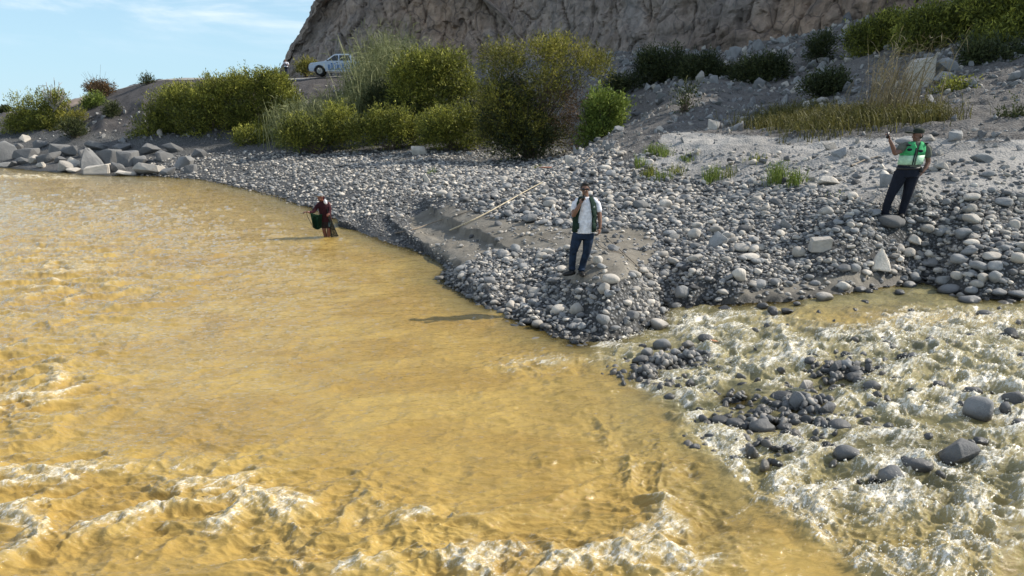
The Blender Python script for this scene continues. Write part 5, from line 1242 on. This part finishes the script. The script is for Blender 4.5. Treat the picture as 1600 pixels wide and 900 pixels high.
# --- man in the dark green vest (local axes: x to the right of the photo, y away from the camera)
def man_vest():
    g = G(905, 431); root = empty('person', (g[0] - .09, g[1], g[2] + .02)); tag(root, 'man in sunglasses, dark green vest and blue jeans talking into a handheld radio', 'person')
    X0 = .17
    bm = bmesh.new(); head(bm, (.165, -.02, 1.615), .12, .05)
    tb(bm, [(.18, .01, 1.40), (.17, -.005, 1.56)], [.062, .056])
    rings(bm, [(X0, 0, .85, .15, .10), (X0, 0, 1.0, .15, .10), (X0, 0, 1.2, .17, .11), (X0, 0, 1.37, .18, .095), (X0, 0, 1.44, .10, .07)])
    tb(bm, [(-.005, .0, 1.40), (-.035, -.06, 1.27), (-.050, -.11, 1.14)], [.054, .048, .042]); tb(bm, [(-.050, -.11, 1.14), (.00, -.18, 1.25), (.065, -.20, 1.37)], [.043, .038, .027])
    hand(bm, (.065, -.20, 1.37), (.45, .10, .85), (.5, .6, -.2), 1.0, 1.0, -1)
    tb(bm, [(.375, 0, 1.40), (.42, .01, 1.27), (.44, -.01, 1.15)], [.054, .048, .042]); tb(bm, [(.44, -.01, 1.15), (.452, -.04, 1.02), (.45, -.07, .90)], [.043, .037, .027])
    hand(bm, (.45, -.07, .90), (-.12, -.1, -1), (-.8, .5, 0), .8, 1.0, 1)
    tb(bm, [(.07, 0, .85), (-.02, -.02, .5), (-.05, 0, .1)], [.08, .06, .04]); tb(bm, [(.24, 0, .85), (.21, -.02, .5), (.13, 0, .1)], [.08, .06, .04])
    dense(bm, 'body', M_skin, .0065, .35, root, 1)
    c = Vector((.165, -.02, 1.615)); R_ = Matrix.Rotation(-.12, 3, 'Z')
    bm = bmesh.new(); el_(bm, c + Vector((0, .022, .052)), (.086, .098, .078), 3); el_(bm, c + Vector((0, -.03, .098)), (.066, .06, .034), 2); el_(bm, c + Vector((0, .06, -.01)), (.075, .055, .06), 2)
    for sx_ in (-1, 1): el_(bm, c + Vector((sx_ * .072, -.01, .04)), (.012, .03, .04), 1)
    dense(bm, 'hair', M_hair, .010, .5, root, 1)
    gl = bmesh.new()
    for sx_ in (-1, 1): el_(gl, c + R_ @ Vector((sx_ * .036, -.098, .008)), (.033, .013, .023), 2, R_)
    tb(gl, [c + R_ @ Vector((-.075, -.09, .016)), c + R_ @ Vector((0, -.112, .016)), c + R_ @ Vector((.075, -.09, .016))], [.006, .006, .006], 6)
    for sx_ in (-1, 1): tb(gl, [c + R_ @ Vector((sx_ * .074, -.09, .014)), c + R_ @ Vector((sx_ * .083, .0, .010))], [.004, .004], 6)
    sub_mesh(gl, 'sunglasses', M_lens, root)
    bm = bmesh.new(); rings(bm, [(X0 - .015, -.005, .80, .195, .128), (X0 - .01, -.008, .88, .190, .130), (X0, -.005, 1.05, .195, .135), (X0 + .005, 0, 1.25, .205, .132), (X0 + .01, 0, 1.38, .195, .112), (X0 + .01, 0, 1.45, .115, .078), (X0 + .01, 0, 1.475, .072, .068)], 24)
    tb(bm, [(.04, 0, 1.40), (-.015, -.02, 1.35), (-.045, -.06, 1.24)], [.070, .066, .066]); tb(bm, [(.34, 0, 1.40), (.40, 0, 1.33), (.43, .0, 1.22)], [.070, .066, .064])
    dense(bm, 'shirt', M_white, .012, .6, root, 2)
    V_ = torso_shell('vest', [(X0 - .01, 0, .83, .222, .160), (X0 - .008, 0, .95, .215, .158), (X0, 0, 1.1, .215, .158), (X0 + .005, .0, 1.25, .215, .150), (X0 + .01, 0, 1.36, .205, .132), (X0 + .01, .004, 1.43, .165, .108), (X0 + .01, .006, 1.475, .105, .092)],
                     lambda z: .66 - .26 * sstep(1.05, 1.4, z) if z < 1.44 else .55, M_green, root)
    for a, b in [((.33, -.13, 1.18), 'chest_pocket'), ((.33, -.14, .95), 'vest_pocket'), ((.02, -.13, .95), 'vest_pocket')]:
        bm = bmesh.new(); q = bmesh.ops.create_cube(bm, size=1)['verts']
        for v in q: v.co = Vector((v.co.x * .09, v.co.y * .018, v.co.z * .11))
        bmesh.ops.rotate(bm, verts=bm.verts, matrix=Matrix.Rotation(.75 if a[0] > .17 else -.75, 3, 'Z')); bmesh.ops.translate(bm, verts=bm.verts, vec=a); bmesh.ops.bevel(bm, geom=list(bm.edges), offset=.006, affect='EDGES'); sub_mesh(bm, b, M_green, V_)
    bm = bmesh.new(); el_(bm, (.325, -.145, 1.30), (.016, .006, .020), 2); sub_mesh(bm, 'round_badge', cloth('pale_badge', (.35, .38, .36)), V_)
    bm = bmesh.new(); rings(bm, [(X0 - .015, 0, .70, .185, .135), (X0 - .015, 0, .82, .183, .125), (X0 - .01, 0, .93, .17, .115)], 20)
    tb(bm, [(.055, 0, .80), (.01, -.02, .62), (-.035, -.02, .44), (-.045, .005, .26), (-.050, .0, .09)], [.108, .098, .074, .068, .062], 14)
    tb(bm, [(.255, 0, .80), (.235, -.03, .62), (.215, -.05, .44), (.165, -.01, .26), (.125, -.0, .08)], [.108, .096, .074, .067, .062], 14)
    el_(bm, (-.03, -.08, .44), (.05, .03, .05)); el_(bm, (.215, -.09, .46), (.05, .03, .05)); el_(bm, (-.05, -.02, .12), (.075, .072, .03)); el_(bm, (.125, -.02, .11), (.075, .072, .03))
    dense(bm, 'jeans', M_jeans, .011, .6, root, 2)
    for an, to in [((-.055, 0, .06), (-.21, -.13, 0)), ((.125, 0, .06), (.15, -.21, 0))]:
        bm = bmesh.new(); boot(bm, an, to); dense(bm, 'shoe', M_leather, .009, .6, root, 1)
    # radio: a thing of its own, held at the mouth
    rr = empty('handheld_radio', root.location + Vector((.115, -.235, 1.475))); tag(rr, 'small black handheld radio at the mouth of the man in sunglasses', 'radio')
    bm = bmesh.new(); bmesh.ops.create_cube(bm, size=1)
    for v in bm.verts: v.co = Vector((v.co.x * .052, v.co.y * .032, v.co.z * .105))
    bmesh.ops.bevel(bm, geom=list(bm.edges), offset=.006, segments=2, affect='EDGES'); sub_mesh(bm, 'case', M_black, rr)
    bm = bmesh.new(); tb(bm, [(-.016, 0, .05), (-.016, 0, .12)], [.006, .004], 8); sub_mesh(bm, 'antenna', M_black, rr); rr.rotation_euler = (.25, .3, 0)
    return root
man_vest()
# --- officer in the light green vest
def officer():
    g = G(1404, 340); root = empty('person', (g[0] - .11, g[1], g[2] + .0)); root.rotation_euler = (0, math.radians(-1.5), 0); root.scale = (1.14, 1.12, 1.10); tag(root, 'man in bright green vest, dark cap and black trousers holding up a phone', 'person')
    hc = (.31, 0, 1.555)
    bm = bmesh.new(); head(bm, hc, math.radians(78), .0)
    tb(bm, [(.28, .01, 1.36), (.31, .0, 1.49)], [.066, .060]); rings(bm, [(.2, 0, .92, .17, .12), (.22, 0, 1.1, .18, .13), (.26, 0, 1.34, .19, .11), (.28, 0, 1.42, .09, .07)])
    tb(bm, [(.08, 0, 1.35), (-.03, -.08, 1.28), (-.135, -.12, 1.235)], [.055, .050, .042]); tb(bm, [(-.135, -.12, 1.235), (-.20, -.14, 1.37), (-.265, -.14, 1.49)], [.044, .038, .028])
    hand(bm, (-.265, -.14, 1.49), (-.25, -.05, 1), (-.9, .2, -.2), .9, 1.0, 1)
    tb(bm, [(.47, .0, 1.34), (.545, .03, 1.19), (.575, .05, 1.04)], [.055, .050, .042]); tb(bm, [(.575, .05, 1.04), (.51, .0, .94), (.435, -.04, .865)], [.044, .038, .028])
    hand(bm, (.435, -.04, .865), (-.8, -.2, -.5), (.1, .9, -.2), .6, 1.0, 1)
    tb(bm, [(.1, 0, .88), (-.06, 0, .5), (-.16, 0, .1)], [.09, .06, .04]); tb(bm, [(.3, 0, .88), (.22, 0, .5), (.15, 0, .1)], [.09, .06, .04])
    dense(bm, 'body', M_skin2, .0065, .35, root, 1)
    R_ = Matrix.Rotation(-math.radians(78), 3, 'Z'); c = Vector(hc)
    bm = bmesh.new(); el_(bm, c + Vector((.035, 0, .0)), (.062, .074, .070), 3); dense(bm, 'hair', M_hair, .010, .6, root, 1)
    bm = bmesh.new(); el_(bm, c + Vector((.015, 0, .085)), (.102, .088, .062), 3); el_(bm, c + Vector((.01, 0, .052)), (.104, .090, .022), 3)
    el_(bm, c + Vector((-.155, -.01, .060)), (.095, .070, .020), 3, Matrix.Rotation(.12, 3, 'Y')); dense(bm, 'cap', M_cap, .008, .6, root, 1)
    bm = bmesh.new(); rings(bm, [(.20, 0, .92, .20, .145), (.21, 0, 1.0, .205, .15), (.235, 0, 1.15, .205, .148), (.26, 0, 1.30, .20, .13), (.275, 0, 1.39, .15, .10), (.285, 0, 1.45, .075, .07)], 24)
    tb(bm, [(.12, 0, 1.37), (.03, -.03, 1.34), (-.045, -.07, 1.28)], [.078, .078, .072]); tb(bm, [(.43, 0, 1.37), (.50, .01, 1.30), (.545, .03, 1.17)], [.080, .080, .074])
    dense(bm, 'shirt', M_khaki, .012, .6, root, 2)
    ls = [(.215, 0, 1.02, .216, .160), (.225, 0, 1.10, .214, .158), (.237, 0, 1.19, .216, .156)]; lu = [(.237, 0, 1.192, .215, .155), (.25, 0, 1.28, .214, .148), (.262, 0, 1.35, .202, .134), (.272, .0, 1.40, .170, .115), (.282, .0, 1.44, .110, .090)]
    ve = torso_shell('vest', lu, lambda z: .10 + .35 * sstep(1.36, 1.44, z), M_neon, root)
    torso_shell('reflective_band', ls, lambda z: .08, M_band, ve)
    bm = bmesh.new(); tb(bm, [(.175, -.168, 1.02), (.20, -.166, 1.19), (.235, -.150, 1.33)], [(.012, .012)] * 3, 6); sub_mesh(bm, 'zip', M_navy, ve)
    for p in [(.31, -.150, 1.27), (.12, -.130, 1.30)]:     # dark printed patches on the chest
        bm = bmesh.new(); el_(bm, p, (.05, .014, .028), 2); sub_mesh(bm, 'chest_patch', M_navy, ve)
    for p in [(.11, -.11, 1.385), (.445, -.06, 1.405)]:
        bm = bmesh.new(); el_(bm, p, (.045, .05, .016), 2); sub_mesh(bm, 'shoulder_strap', M_navy, ve)
    bm = bmesh.new(); rings(bm, [(.185, 0, .78, .21, .155), (.195, 0, .90, .208, .150), (.205, 0, 1.01, .205, .148)], 20)
    tb(bm, [(.07, 0, .86), (.0, -.01, .66), (-.09, -.02, .46), (-.14, 0, .26), (-.165, 0, .07)], [.125, .108, .082, .072, .066], 14); tb(bm, [(.29, 0, .86), (.25, -.01, .66), (.215, -.02, .46), (.185, 0, .26), (.15, 0, .06)], [.125, .108, .084, .074, .066], 14)
    dense(bm, 'trousers', M_navy, .011, .6, root, 2)
    bm = bmesh.new(); rings(bm, [(.198, 0, .925, .216, .158), (.200, 0, .965, .216, .158)], 24); b_ = sub_mesh(bm, 'belt', M_leather, root)
    bm = bmesh.new(); el_(bm, (.38, -.10, .92), (.035, .03, .06)); sub_mesh(bm, 'pouch', M_leather, b_)
    for an, to in [((-.165, 0, .05), (-.26, -.10, 0)), ((.15, 0, .05), (.08, -.16, 0))]:
        bm = bmesh.new(); boot(bm, an, to); dense(bm, 'boot', M_leather, .009, .6, root, 1)
    ph = empty('phone', root.location + root.rotation_euler.to_matrix() @ Vector((-.315 * 1.14, -.165 * 1.12, 1.575 * 1.10))); tag(ph, 'small dark phone in the raised hand of the man in the bright vest', 'phone')
    bm = bmesh.new(); bmesh.ops.create_cube(bm, size=1)
    for v in bm.verts: v.co = Vector((v.co.x * .075, v.co.y * .012, v.co.z * .13))
    bmesh.ops.bevel(bm, geom=list(bm.edges), offset=.004, segments=2, affect='EDGES'); sub_mesh(bm, 'case', M_black, ph)
    bm = bmesh.new(); el_(bm, (.02, -.007, .045), (.009, .004, .009), 2); sub_mesh(bm, 'lens', M_lens, ph); ph.rotation_euler = (.1, .25, .5)
officer()
# --- fisherman wading in the river
def fisher():
    g = PZ(512, 371, 0.0); root = empty('person', (g[0], g[1], 0)); tag(root, 'person in maroon top and dark shorts wading knee deep with a fishing net', 'person')
    bm = bmesh.new(); head(bm, (-.13, -.12, 1.27), math.radians(35), .5, .98)
    tb(bm, [(-.07, 0, 1.08), (-.12, -.07, 1.22)], [.06, .055]); rings(bm, [(-.02, .02, .55, .15, .11), (-.04, .01, .75, .15, .11), (-.06, 0, .98, .17, .11), (-.07, 0, 1.12, .09, .07)])
    tb(bm, [(-.22, -.02, 1.07), (-.30, -.12, .93), (-.36, -.18, .82)], [.05, .045, .04]); tb(bm, [(-.36, -.18, .82), (-.44, -.26, .82), (-.50, -.32, .84)], [.04, .034, .026]); hand(bm, (-.50, -.32, .84), (-1, -.4, 0), (0, .2, -1), 1.0, 1, 1)
    tb(bm, [(.09, .02, 1.07), (.14, -.04, .90), (.13, -.12, .76)], [.05, .045, .04]); tb(bm, [(.13, -.12, .76), (.14, -.24, .76), (.13, -.30, .78)], [.04, .034, .026]); hand(bm, (.13, -.30, .78), (.1, -1, -.2), (0, 0, -1), 1.0, 1, -1)
    tb(bm, [(-.09, .03, .55), (-.10, -.01, .25), (-.07, .03, 0.0), (-.06, .06, -.4)], [.085, .062, .052, .04]); tb(bm, [(.04, .03, .55), (.05, -.03, .25), (.03, -.01, 0.0), (.04, .02, -.4)], [.085, .062, .052, .04])
    dense(bm, 'body', simple('wet_skin', (.15, .055, .035), .35, .5, nscale=30, var=.1), .0075, .35, root, 1)
    bm = bmesh.new(); el_(bm, (-.125, -.11, 1.335), (.098, .105, .065), 3); el_(bm, (-.185, -.20, 1.31), (.075, .075, .010), 2, Matrix.Rotation(-.3, 3, 'X')); dense(bm, 'cap', cloth('grey_white_cap', (.26, .27, .28)), .009, .6, root, 1)
    bm = bmesh.new(); el_(bm, (-.10, -.02, 1.24), (.085, .075, .085), 2); dense(bm, 'hood', M_maroon, .012, .6, root, 1)
    bm = bmesh.new(); rings(bm, [(-.02, .02, .50, .185, .145), (-.03, .015, .62, .178, .14), (-.045, .01, .80, .180, .142), (-.06, 0, .98, .190, .138), (-.07, 0, 1.08, .165, .11), (-.08, -.01, 1.15, .09, .08)], 24)
    tb(bm, [(-.19, 0, 1.06), (-.28, -.10, .95), (-.33, -.16, .85)], [.07, .065, .060]); tb(bm, [(-.33, -.16, .85), (-.38, -.20, .82), (-.44, -.26, .82)], [.06, .054, .046]); tb(bm, [(.06, .01, 1.06), (.12, -.04, .92), (.125, -.10, .80)], [.07, .065, .060]); tb(bm, [(.125, -.10, .80), (.14, -.20, .76)], [.06, .05])
    dense(bm, 'shirt', M_maroon, .012, .6, root, 2)
    bm = bmesh.new(); el_(bm, (.015, -.085, 1.12), (.055, .05, .085), 2, Matrix.Rotation(-.3, 3, 'Y')); sub_mesh(bm, 'white_bag', M_white, root)
    bm = bmesh.new(); rings(bm, [(-.02, .02, .44, .165, .13), (-.02, .02, .60, .175, .135)], 18); tb(bm, [(-.09, .03, .55), (-.10, .0, .34)], [.105, .10]); tb(bm, [(.04, .03, .55), (.05, -.01, .34)], [.105, .10]); dense(bm, 'shorts', M_dk, .012, .6, root, 2)
    bm = bmesh.new(); tb(bm, [(.10, -.07, .50), (.11, -.10, .36)], [(.03, .03), (.04, .04)], 8); sub_mesh(bm, 'pattern_patch', cloth('teal_patch', (.10, .16, .18)), root)
    # net: a mesh of thin cords, green part hanging left, black part spread to the water on the right
    nr = empty('fishing_net', (g[0], g[1], 0)); tag(nr, 'dark green and black fishing net hanging from the wading person to the water', 'net')
    def netpart(nm, mat, top, bot, nc, nr_, sag, wd):
        ps = []; T_ = np.array(top, float); B_ = np.array(bot, float); tt = np.linspace(0, 1, nc)
        Tt = np.stack([np.interp(tt, np.linspace(0, 1, len(T_)), T_[:, i]) for i in range(3)], -1); Bb = np.stack([np.interp(tt, np.linspace(0, 1, len(B_)), B_[:, i]) for i in range(3)], -1)
        v_ = np.linspace(0, 1, nr_)[:, None, None]; S_ = Tt[None] * (1 - v_) + Bb[None] * v_
        S_[..., 1] += sag * np.sin(np.linspace(0, 9, nc))[None] * v_[..., 0]; S_[..., 0] += .012 * np.sin(np.linspace(0, 17, nc))[None]
        for i in range(nc - 1):      # diagonal cords
            for s_ in (0, 1):
                path = [S_[k_, min(nc - 1, max(0, i + ((k_ + s_) % 2)))] for k_ in range(nr_)]; ps.append((np.array(path), wd, wd))
        ps.append((S_[0], wd * 3, wd * 3)); ps.append((S_[-1], wd * 3, wd * 3)); ps.append((S_[:, 0], wd * 2, wd * 2)); ps.append((S_[:, -1], wd * 2, wd * 2))
        v, f = tubes(ps, 3); link(nm, mesh_np(nm, v, f, mat), nr)
    netpart('black_netting', M_net, [(.06, -.12, .92), (.12, -.22, .74), (.14, -.3, .66)], [(.05, .05, .05), (.15, -.05, .04), (.36, -.1, .05)], 17, 22, .06, .0042)
    netpart('black_netting', M_net, [(.04, .05, .80), (.10, 0, .74), (.14, -.2, .68)], [(.10, .15, .04), (.22, .1, .04), (.34, -.02, .05)], 15, 22, .05, .0042)
    netpart('green_netting', M_gnet, [(-.40, -.32, .78), (-.32, -.25, .70), (-.16, -.2, .72), (-.08, -.18, .74)], [(-.37, -.2, .34), (-.30, -.2, .30), (-.2, -.2, .30), (-.14, -.18, .36)], 26, 26, .05, .0065)
    netpart('green_netting', M_gnet, [(-.40, -.28, .78), (-.3, -.2, .74), (-.16, -.16, .70)], [(-.35, -.15, .36), (-.25, -.15, .32), (-.15, -.15, .36)], 22, 22, .06, .0065)
    v, f = tubes([(np.array([(-.52, -.36, .86), (-.50, -.33, .7), (-.42, -.28, .5), (-.38, -.2, .34)]), .008, .008), (np.array([(-.66, -.4, .80), (-.52, -.36, .84), (-.36, -.2, .84)]), .007, .007)], 5); link('cord', mesh_np('cord', v, f, M_net), nr)
fisher()
# --- person on the road
def roadman():
    x_ = PY(448, 120, 70.5)[0]; Y0 = 70.5; root = empty('person', (x_, Y0, HT1(x_, Y0) + .02)); tag(root, 'person in a white top standing on the dirt road left of the pickup', 'person')
    p = PY(448, 120, 70.5); root.location.z = max(root.location.z, p[2] - .12)
    bm = bmesh.new(); head(bm, (-.03, -.03, 1.56), .3, .2); tb(bm, [(0, 0, 1.35), (-.02, -.01, 1.5)], [.06, .055])
    rings(bm, [(0, 0, .85, .15, .1), (0, 0, 1.1, .16, .1), (0, 0, 1.33, .17, .09), (0, 0, 1.42, .08, .06)])
    for s_ in (-1, 1):
        tb(bm, [(s_ * .18, 0, 1.35), (s_ * .25, -.06, 1.2), (s_ * .22, -.16, 1.12)], [.05, .045, .04]); tb(bm, [(s_ * .22, -.16, 1.12), (s_ * .12, -.26, 1.2), (s_ * .05, -.28, 1.27)], [.04, .034, .026]); hand(bm, (s_ * .05, -.28, 1.27), (-s_ * .5, -.3, 1), (-s_, 0, 0), .8, 1, s_)
        tb(bm, [(s_ * .09, 0, .88), (s_ * .10, -.01, .5), (s_ * .11, 0, .1)], [.08, .06, .045])
    dense(bm, 'body', M_skin2, .012, .4, root, 1)
    bm = bmesh.new(); rings(bm, [(0, 0, .84, .18, .125), (0, 0, 1.0, .175, .125), (0, 0, 1.25, .19, .13), (0, 0, 1.38, .17, .11), (0, 0, 1.44, .08, .07)], 20)
    for s_ in (-1, 1): tb(bm, [(s_ * .17, 0, 1.36), (s_ * .25, -.06, 1.22)], [.075, .07])
    sh = dense(bm, 'shirt', M_white, .016, .6, root, 2)
    for z0, z1 in ((1.12, 1.20), (.84, .99)):
        bm = bmesh.new(); rings(bm, [(0, 0, z0, .196, .140), (0, 0, z1, .200, .142)], 24); sub_mesh(bm, 'dark_stripe', M_navy, sh)
    bm = bmesh.new(); tb(bm, [(.09, 0, .9), (.10, -.01, .5), (.11, 0, .06)], [.11, .085, .07]); tb(bm, [(-.09, 0, .9), (-.10, -.01, .5), (-.11, 0, .06)], [.11, .085, .07]); rings(bm, [(0, 0, .8, .18, .12), (0, 0, .93, .178, .12)]); dense(bm, 'trousers', cloth('grey_trousers', (.06, .065, .085)), .016, .6, root, 1)
    bm = bmesh.new(); el_(bm, (-.02, .0, 1.60), (.092, .102, .082), 2); sub_mesh(bm, 'hair', M_hair, root)
    for s_ in (-1, 1): bm = bmesh.new(); boot(bm, (s_ * .11, 0, .05), (s_ * .13, -.16, 0)); dense(bm, 'shoe', M_leather, .012, .6, root, 1)
roadman()

# ------------------------------------------------------------------ pickup truck on the road
def paint(name, c, rough=.35):
    t = NT(name); n_ = t.noise(t.obj(), 5, 5, .7); s = t.n('SeparateXYZ'); t.l(t.obj(), s.inputs[0])
    d = t.math('MULTIPLY', t.mr(n_, .35, .7), t.mr(s.outputs[2], .9, .3, .1, .7)); t.set(Base_Color=t.mix(d, (*c, 1), (.30, .26, .21, 1)), Roughness=rough); return t.m
def pickup():
    Yp = 70.5; x_ = PY(534, 121, Yp)[0]; p = PY(534, 121.5, Yp); zz_ = max(HT1(x_, Yp), HT1(x_ - 2, Yp)) + .05
    root = empty('pickup_truck', (x_, Yp, max(zz_, p[2] - .5)), math.radians(8)); tag(root, 'white double cab pickup with blue lettering on its doors parked on the road', 'pickup')
    root.scale = (1.08, 1.05, 1.13); MW = paint('white_car_paint', (.46, .54, .64)); MB = simple('blue_print', (.03, .13, .32), .5, .4, var=.1); MG = simple('dark_glass', (.02, .025, .03), .06, .6); MT = simple('tyre_rubber', (.02, .02, .02), .85, .2); MR = simple('alloy', (.30, .29, .27), .4, .5, .6)
    xw = (-1.72, 1.48); wr = .39
    def prof(pts, y0, y1, name, mat, parent, bev=.03, taper=0):
        bm = bmesh.new(); a = [bm.verts.new((q[0], y0 + (taper if q[1] > 1.4 else 0), q[1])) for q in pts]; b = [bm.verts.new((q[0], y1 - (taper if q[1] > 1.4 else 0), q[1])) for q in pts]; n = len(pts)
        bm.faces.new(a); bm.faces.new(b[::-1])
        for k_ in range(n): bm.faces.new((a[k_], b[k_], b[(k_ + 1) % n], a[(k_ + 1) % n]))
        bmesh.ops.recalc_face_normals(bm, faces=bm.faces)
        if bev: bmesh.ops.bevel(bm, geom=[e for e in bm.edges if abs(e.verts[0].co.y - e.verts[1].co.y) < 1e-4 and e.calc_face_angle(0) > .5], offset=bev, segments=2, affect='EDGES', clamp_overlap=True)
        return sub_mesh(bm, name, mat, parent, False)
    arch = lambda cx: [(cx + .48 * math.cos(a), .36 + .48 * math.sin(a)) for a in np.linspace(0, math.pi, 11)]
    bot = [(2.62, .45)] + [(x_, z_) for x_, z_ in arch(xw[1])] + [(0.4, .34)] + [(x_, z_) for x_, z_ in arch(xw[0])] + [(-2.55, .38)]
    body = prof([(-2.62, .62), (-2.58, .86), (-2.42, 1.00), (-1.30, 1.14), (1.10, 1.16), (2.66, 1.16), (2.66, .7)] + bot, -.9, .9, 'body', MW, root)
    cab = prof([(-1.32, 1.13), (-.52, 1.66), (-.30, 1.72), (.80, 1.75), (1.00, 1.66), (1.12, 1.15)], -.86, .86, 'cab', MW, root, .02, .13)
    def quad(pts, name, mat, parent, th=.012, side=-1):
        bm = bmesh.new(); f = [bm.verts.new(q) for q in pts]; g_ = [bm.verts.new((q[0], q[1] - side * -th * 1.0, q[2])) for q in pts]; n = len(pts); bm.faces.new(f); bm.faces.new(g_[::-1])
        for k_ in range(n): bm.faces.new((f[k_], g_[k_], g_[(k_ + 1) % n], f[(k_ + 1) % n]))
        return sub_mesh(bm, name, mat, parent, False)
    ys = lambda z: -.875 + .13 * (z - 1.15) / .45 * .9
    for s_ in (1, -1):
        quad([(q[0], s_ * (ys(q[1]) - .012), q[1]) for q in [(-1.05, 1.20), (-.48, 1.60), (-.16, 1.63), (-.16, 1.20)]], 'window', MG, cab, .02, s_); quad([(q[0], s_ * (ys(q[1]) - .012), q[1]) for q in [(-.06, 1.20), (-.06, 1.63), (.70, 1.64), (.88, 1.22)]], 'window', MG, cab, .02, s_)
        prof([(-1.16, .50), (-1.12, 1.12), (-.13, 1.13), (-.13, .46)], s_ * .905 - .006, s_ * .905 + .006, 'door', MW, root, 0); prof([(-.10, .46), (-.10, 1.13), (.98, 1.13), (.86, .50)], s_ * .905 - .006, s_ * .905 + .006, 'door', MW, root, 0)
        for hx_ in (-.36, .62): prof([(hx_, 1.02), (hx_, 1.055), (hx_ + .18, 1.055), (hx_ + .18, 1.02)], s_ * .925 - .01, s_ * .925 + .01, 'door_handle', M_black, root, 0)
        bm = bmesh.new(); el_(bm, (-1.05, s_ * 1.0, 1.20), (.06, .09, .07)); sub_mesh(bm, 'side_mirror', M_black, root)
        # blue lettering-like band on the doors: upright blocks of print, too small to read in the photo
        bm = bmesh.new(); r_ = random.Random(4); q = -1.02
        def bar(x0, x1, z0, z1):
            v = bmesh.ops.create_cube(bm, size=1)['verts']
            for a in v: a.co = Vector(((x0 + x1) / 2 + a.co.x * (x1 - x0), s_ * .915 + a.co.y * .006, (z0 + z1) / 2 + a.co.z * (z1 - z0)))
        while q < .78:
            wl = r_.uniform(.10, .14); bar(q, q + .045, .58, .88)
            if r_.random() < .8: bar(q + .035, q + wl, .835, .88)
            if r_.random() < .6: bar(q + .035, q + wl, .60, .635)
            if r_.random() < .6: bar(q + wl - .04, q + wl, .62, .835)
            if r_.random() < .4: bar(q + .035, q + wl - .03, .69, .72)
            q += wl + .03
        bar(-1.02, .84, .50, .56); bar(-.78, -.62, .90, 1.0); bar(-.58, -.40, .92, .98); bar(.10, .50, .955, .985); bar(.15, .60, .90, .925)
        sub_mesh(bm, 'door_print', MB, root, False)
        prof([(-2.60, .80), (-2.52, .93), (-2.20, .96), (-2.25, .84)], s_ * .86 - .05, s_ * .86 + .045, 'headlight', simple('lamp_glass', (.5, .5, .5), .1, .6), root, 0)
        for cx in xw:
            wh = empty('wheel', (cx, s_ * .80, .40)); wh.parent = root
            bm = bmesh.new(); bmesh.ops.create_cone(bm, segments=28, radius1=wr, radius2=wr, depth=.25, cap_ends=True); bmesh.ops.rotate(bm, verts=bm.verts, matrix=Matrix.Rotation(math.pi / 2, 3, 'X')); bmesh.ops.bevel(bm, geom=[e for e in bm.edges if e.calc_face_angle(0) > 1], offset=.04, segments=2, affect='EDGES'); sub_mesh(bm, 'tyre', MT, wh, False)
            bm = bmesh.new(); bmesh.ops.create_cone(bm, segments=20, radius1=.235, radius2=.235, depth=.02, cap_ends=True); bmesh.ops.rotate(bm, verts=bm.verts, matrix=Matrix.Rotation(math.pi / 2, 3, 'X')); bmesh.ops.translate(bm, verts=bm.verts, vec=(0, s_ * .12, 0))
            for k_ in range(6):
                a = k_ * math.pi / 3; tb(bm, [(.03 * math.cos(a), s_ * .14, .03 * math.sin(a)), (.22 * math.cos(a), s_ * .135, .22 * math.sin(a))], [.03, .025], 6)
            sub_mesh(bm, 'rim', MR, wh, False)
    quad2 = lambda pts, nm, mt: prof(pts, -.70, .70, nm, mt, cab, 0)
    quad2([(-1.24, 1.22), (-.60, 1.64), (-.58, 1.62), (-1.21, 1.19)], 'windscreen', MG)
    prof([(-2.70, .42), (-2.70, .66), (-2.55, .68), (-2.55, .40)], -.86, .86, 'bumper', M_black, root, .02); prof([(-2.665, .70), (-2.62, .88), (-2.55, .88), (-2.58, .68)], -.55, .55, 'grille', M_black, root, 0)
    rb = bmesh.new()
    for y_ in (-.72, .72): tb(rb, [(1.25, y_, 1.15), (1.35, y_, 1.68), (2.1, y_, 1.18)], [.04, .04, .04], 8)
    tb(rb, [(1.35, -.72, 1.68), (1.35, .72, 1.68)], [.04, .04], 8); sub_mesh(rb, 'roll_bar', M_black, root)
    bm = bmesh.new(); el_(bm, (2.0, 0, 1.30), (.65, .7, .28), 3); dense(bm, 'dark_tarpaulin', M_dk, .05, 1, root, 1)
    bm = bmesh.new()
    for y_ in (-.5, .5): tb(bm, [(-.25, y_, 1.80), (.75, y_, 1.82)], [.02, .02], 6)
    for x2 in (-.2, .25, .7): tb(bm, [(x2, -.55, 1.81), (x2, .55, 1.81)], [.02, .02], 6)
    sub_mesh(bm, 'roof_rack', M_black, root)
pickup()

# ------------------------------------------------------------------ look-alike stones: say which is the larger one
from collections import defaultdict
dd_ = defaultdict(list)
for o in COL.objects:
    if o.parent is None and 'label' in o: dd_[o['label']].append(o)
for lb, os_ in dd_.items():
    if len(os_) < 2: continue
    os_.sort(key=lambda o: -o.scale.x)
    wd = {2: ['larger', 'smaller'], 3: ['largest', 'middle sized', 'smallest']}.get(len(os_), ['largest', 'second largest', 'third largest'] + ['smaller'] * (len(os_) - 4) + ['smallest'])
    for o, q in zip(os_, wd): o['label'] = q + ' ' + lb
for o in COL.objects:
    if 'label' in o and len(o['label'].split()) > 16: print('LONG', o.name, o['label'])
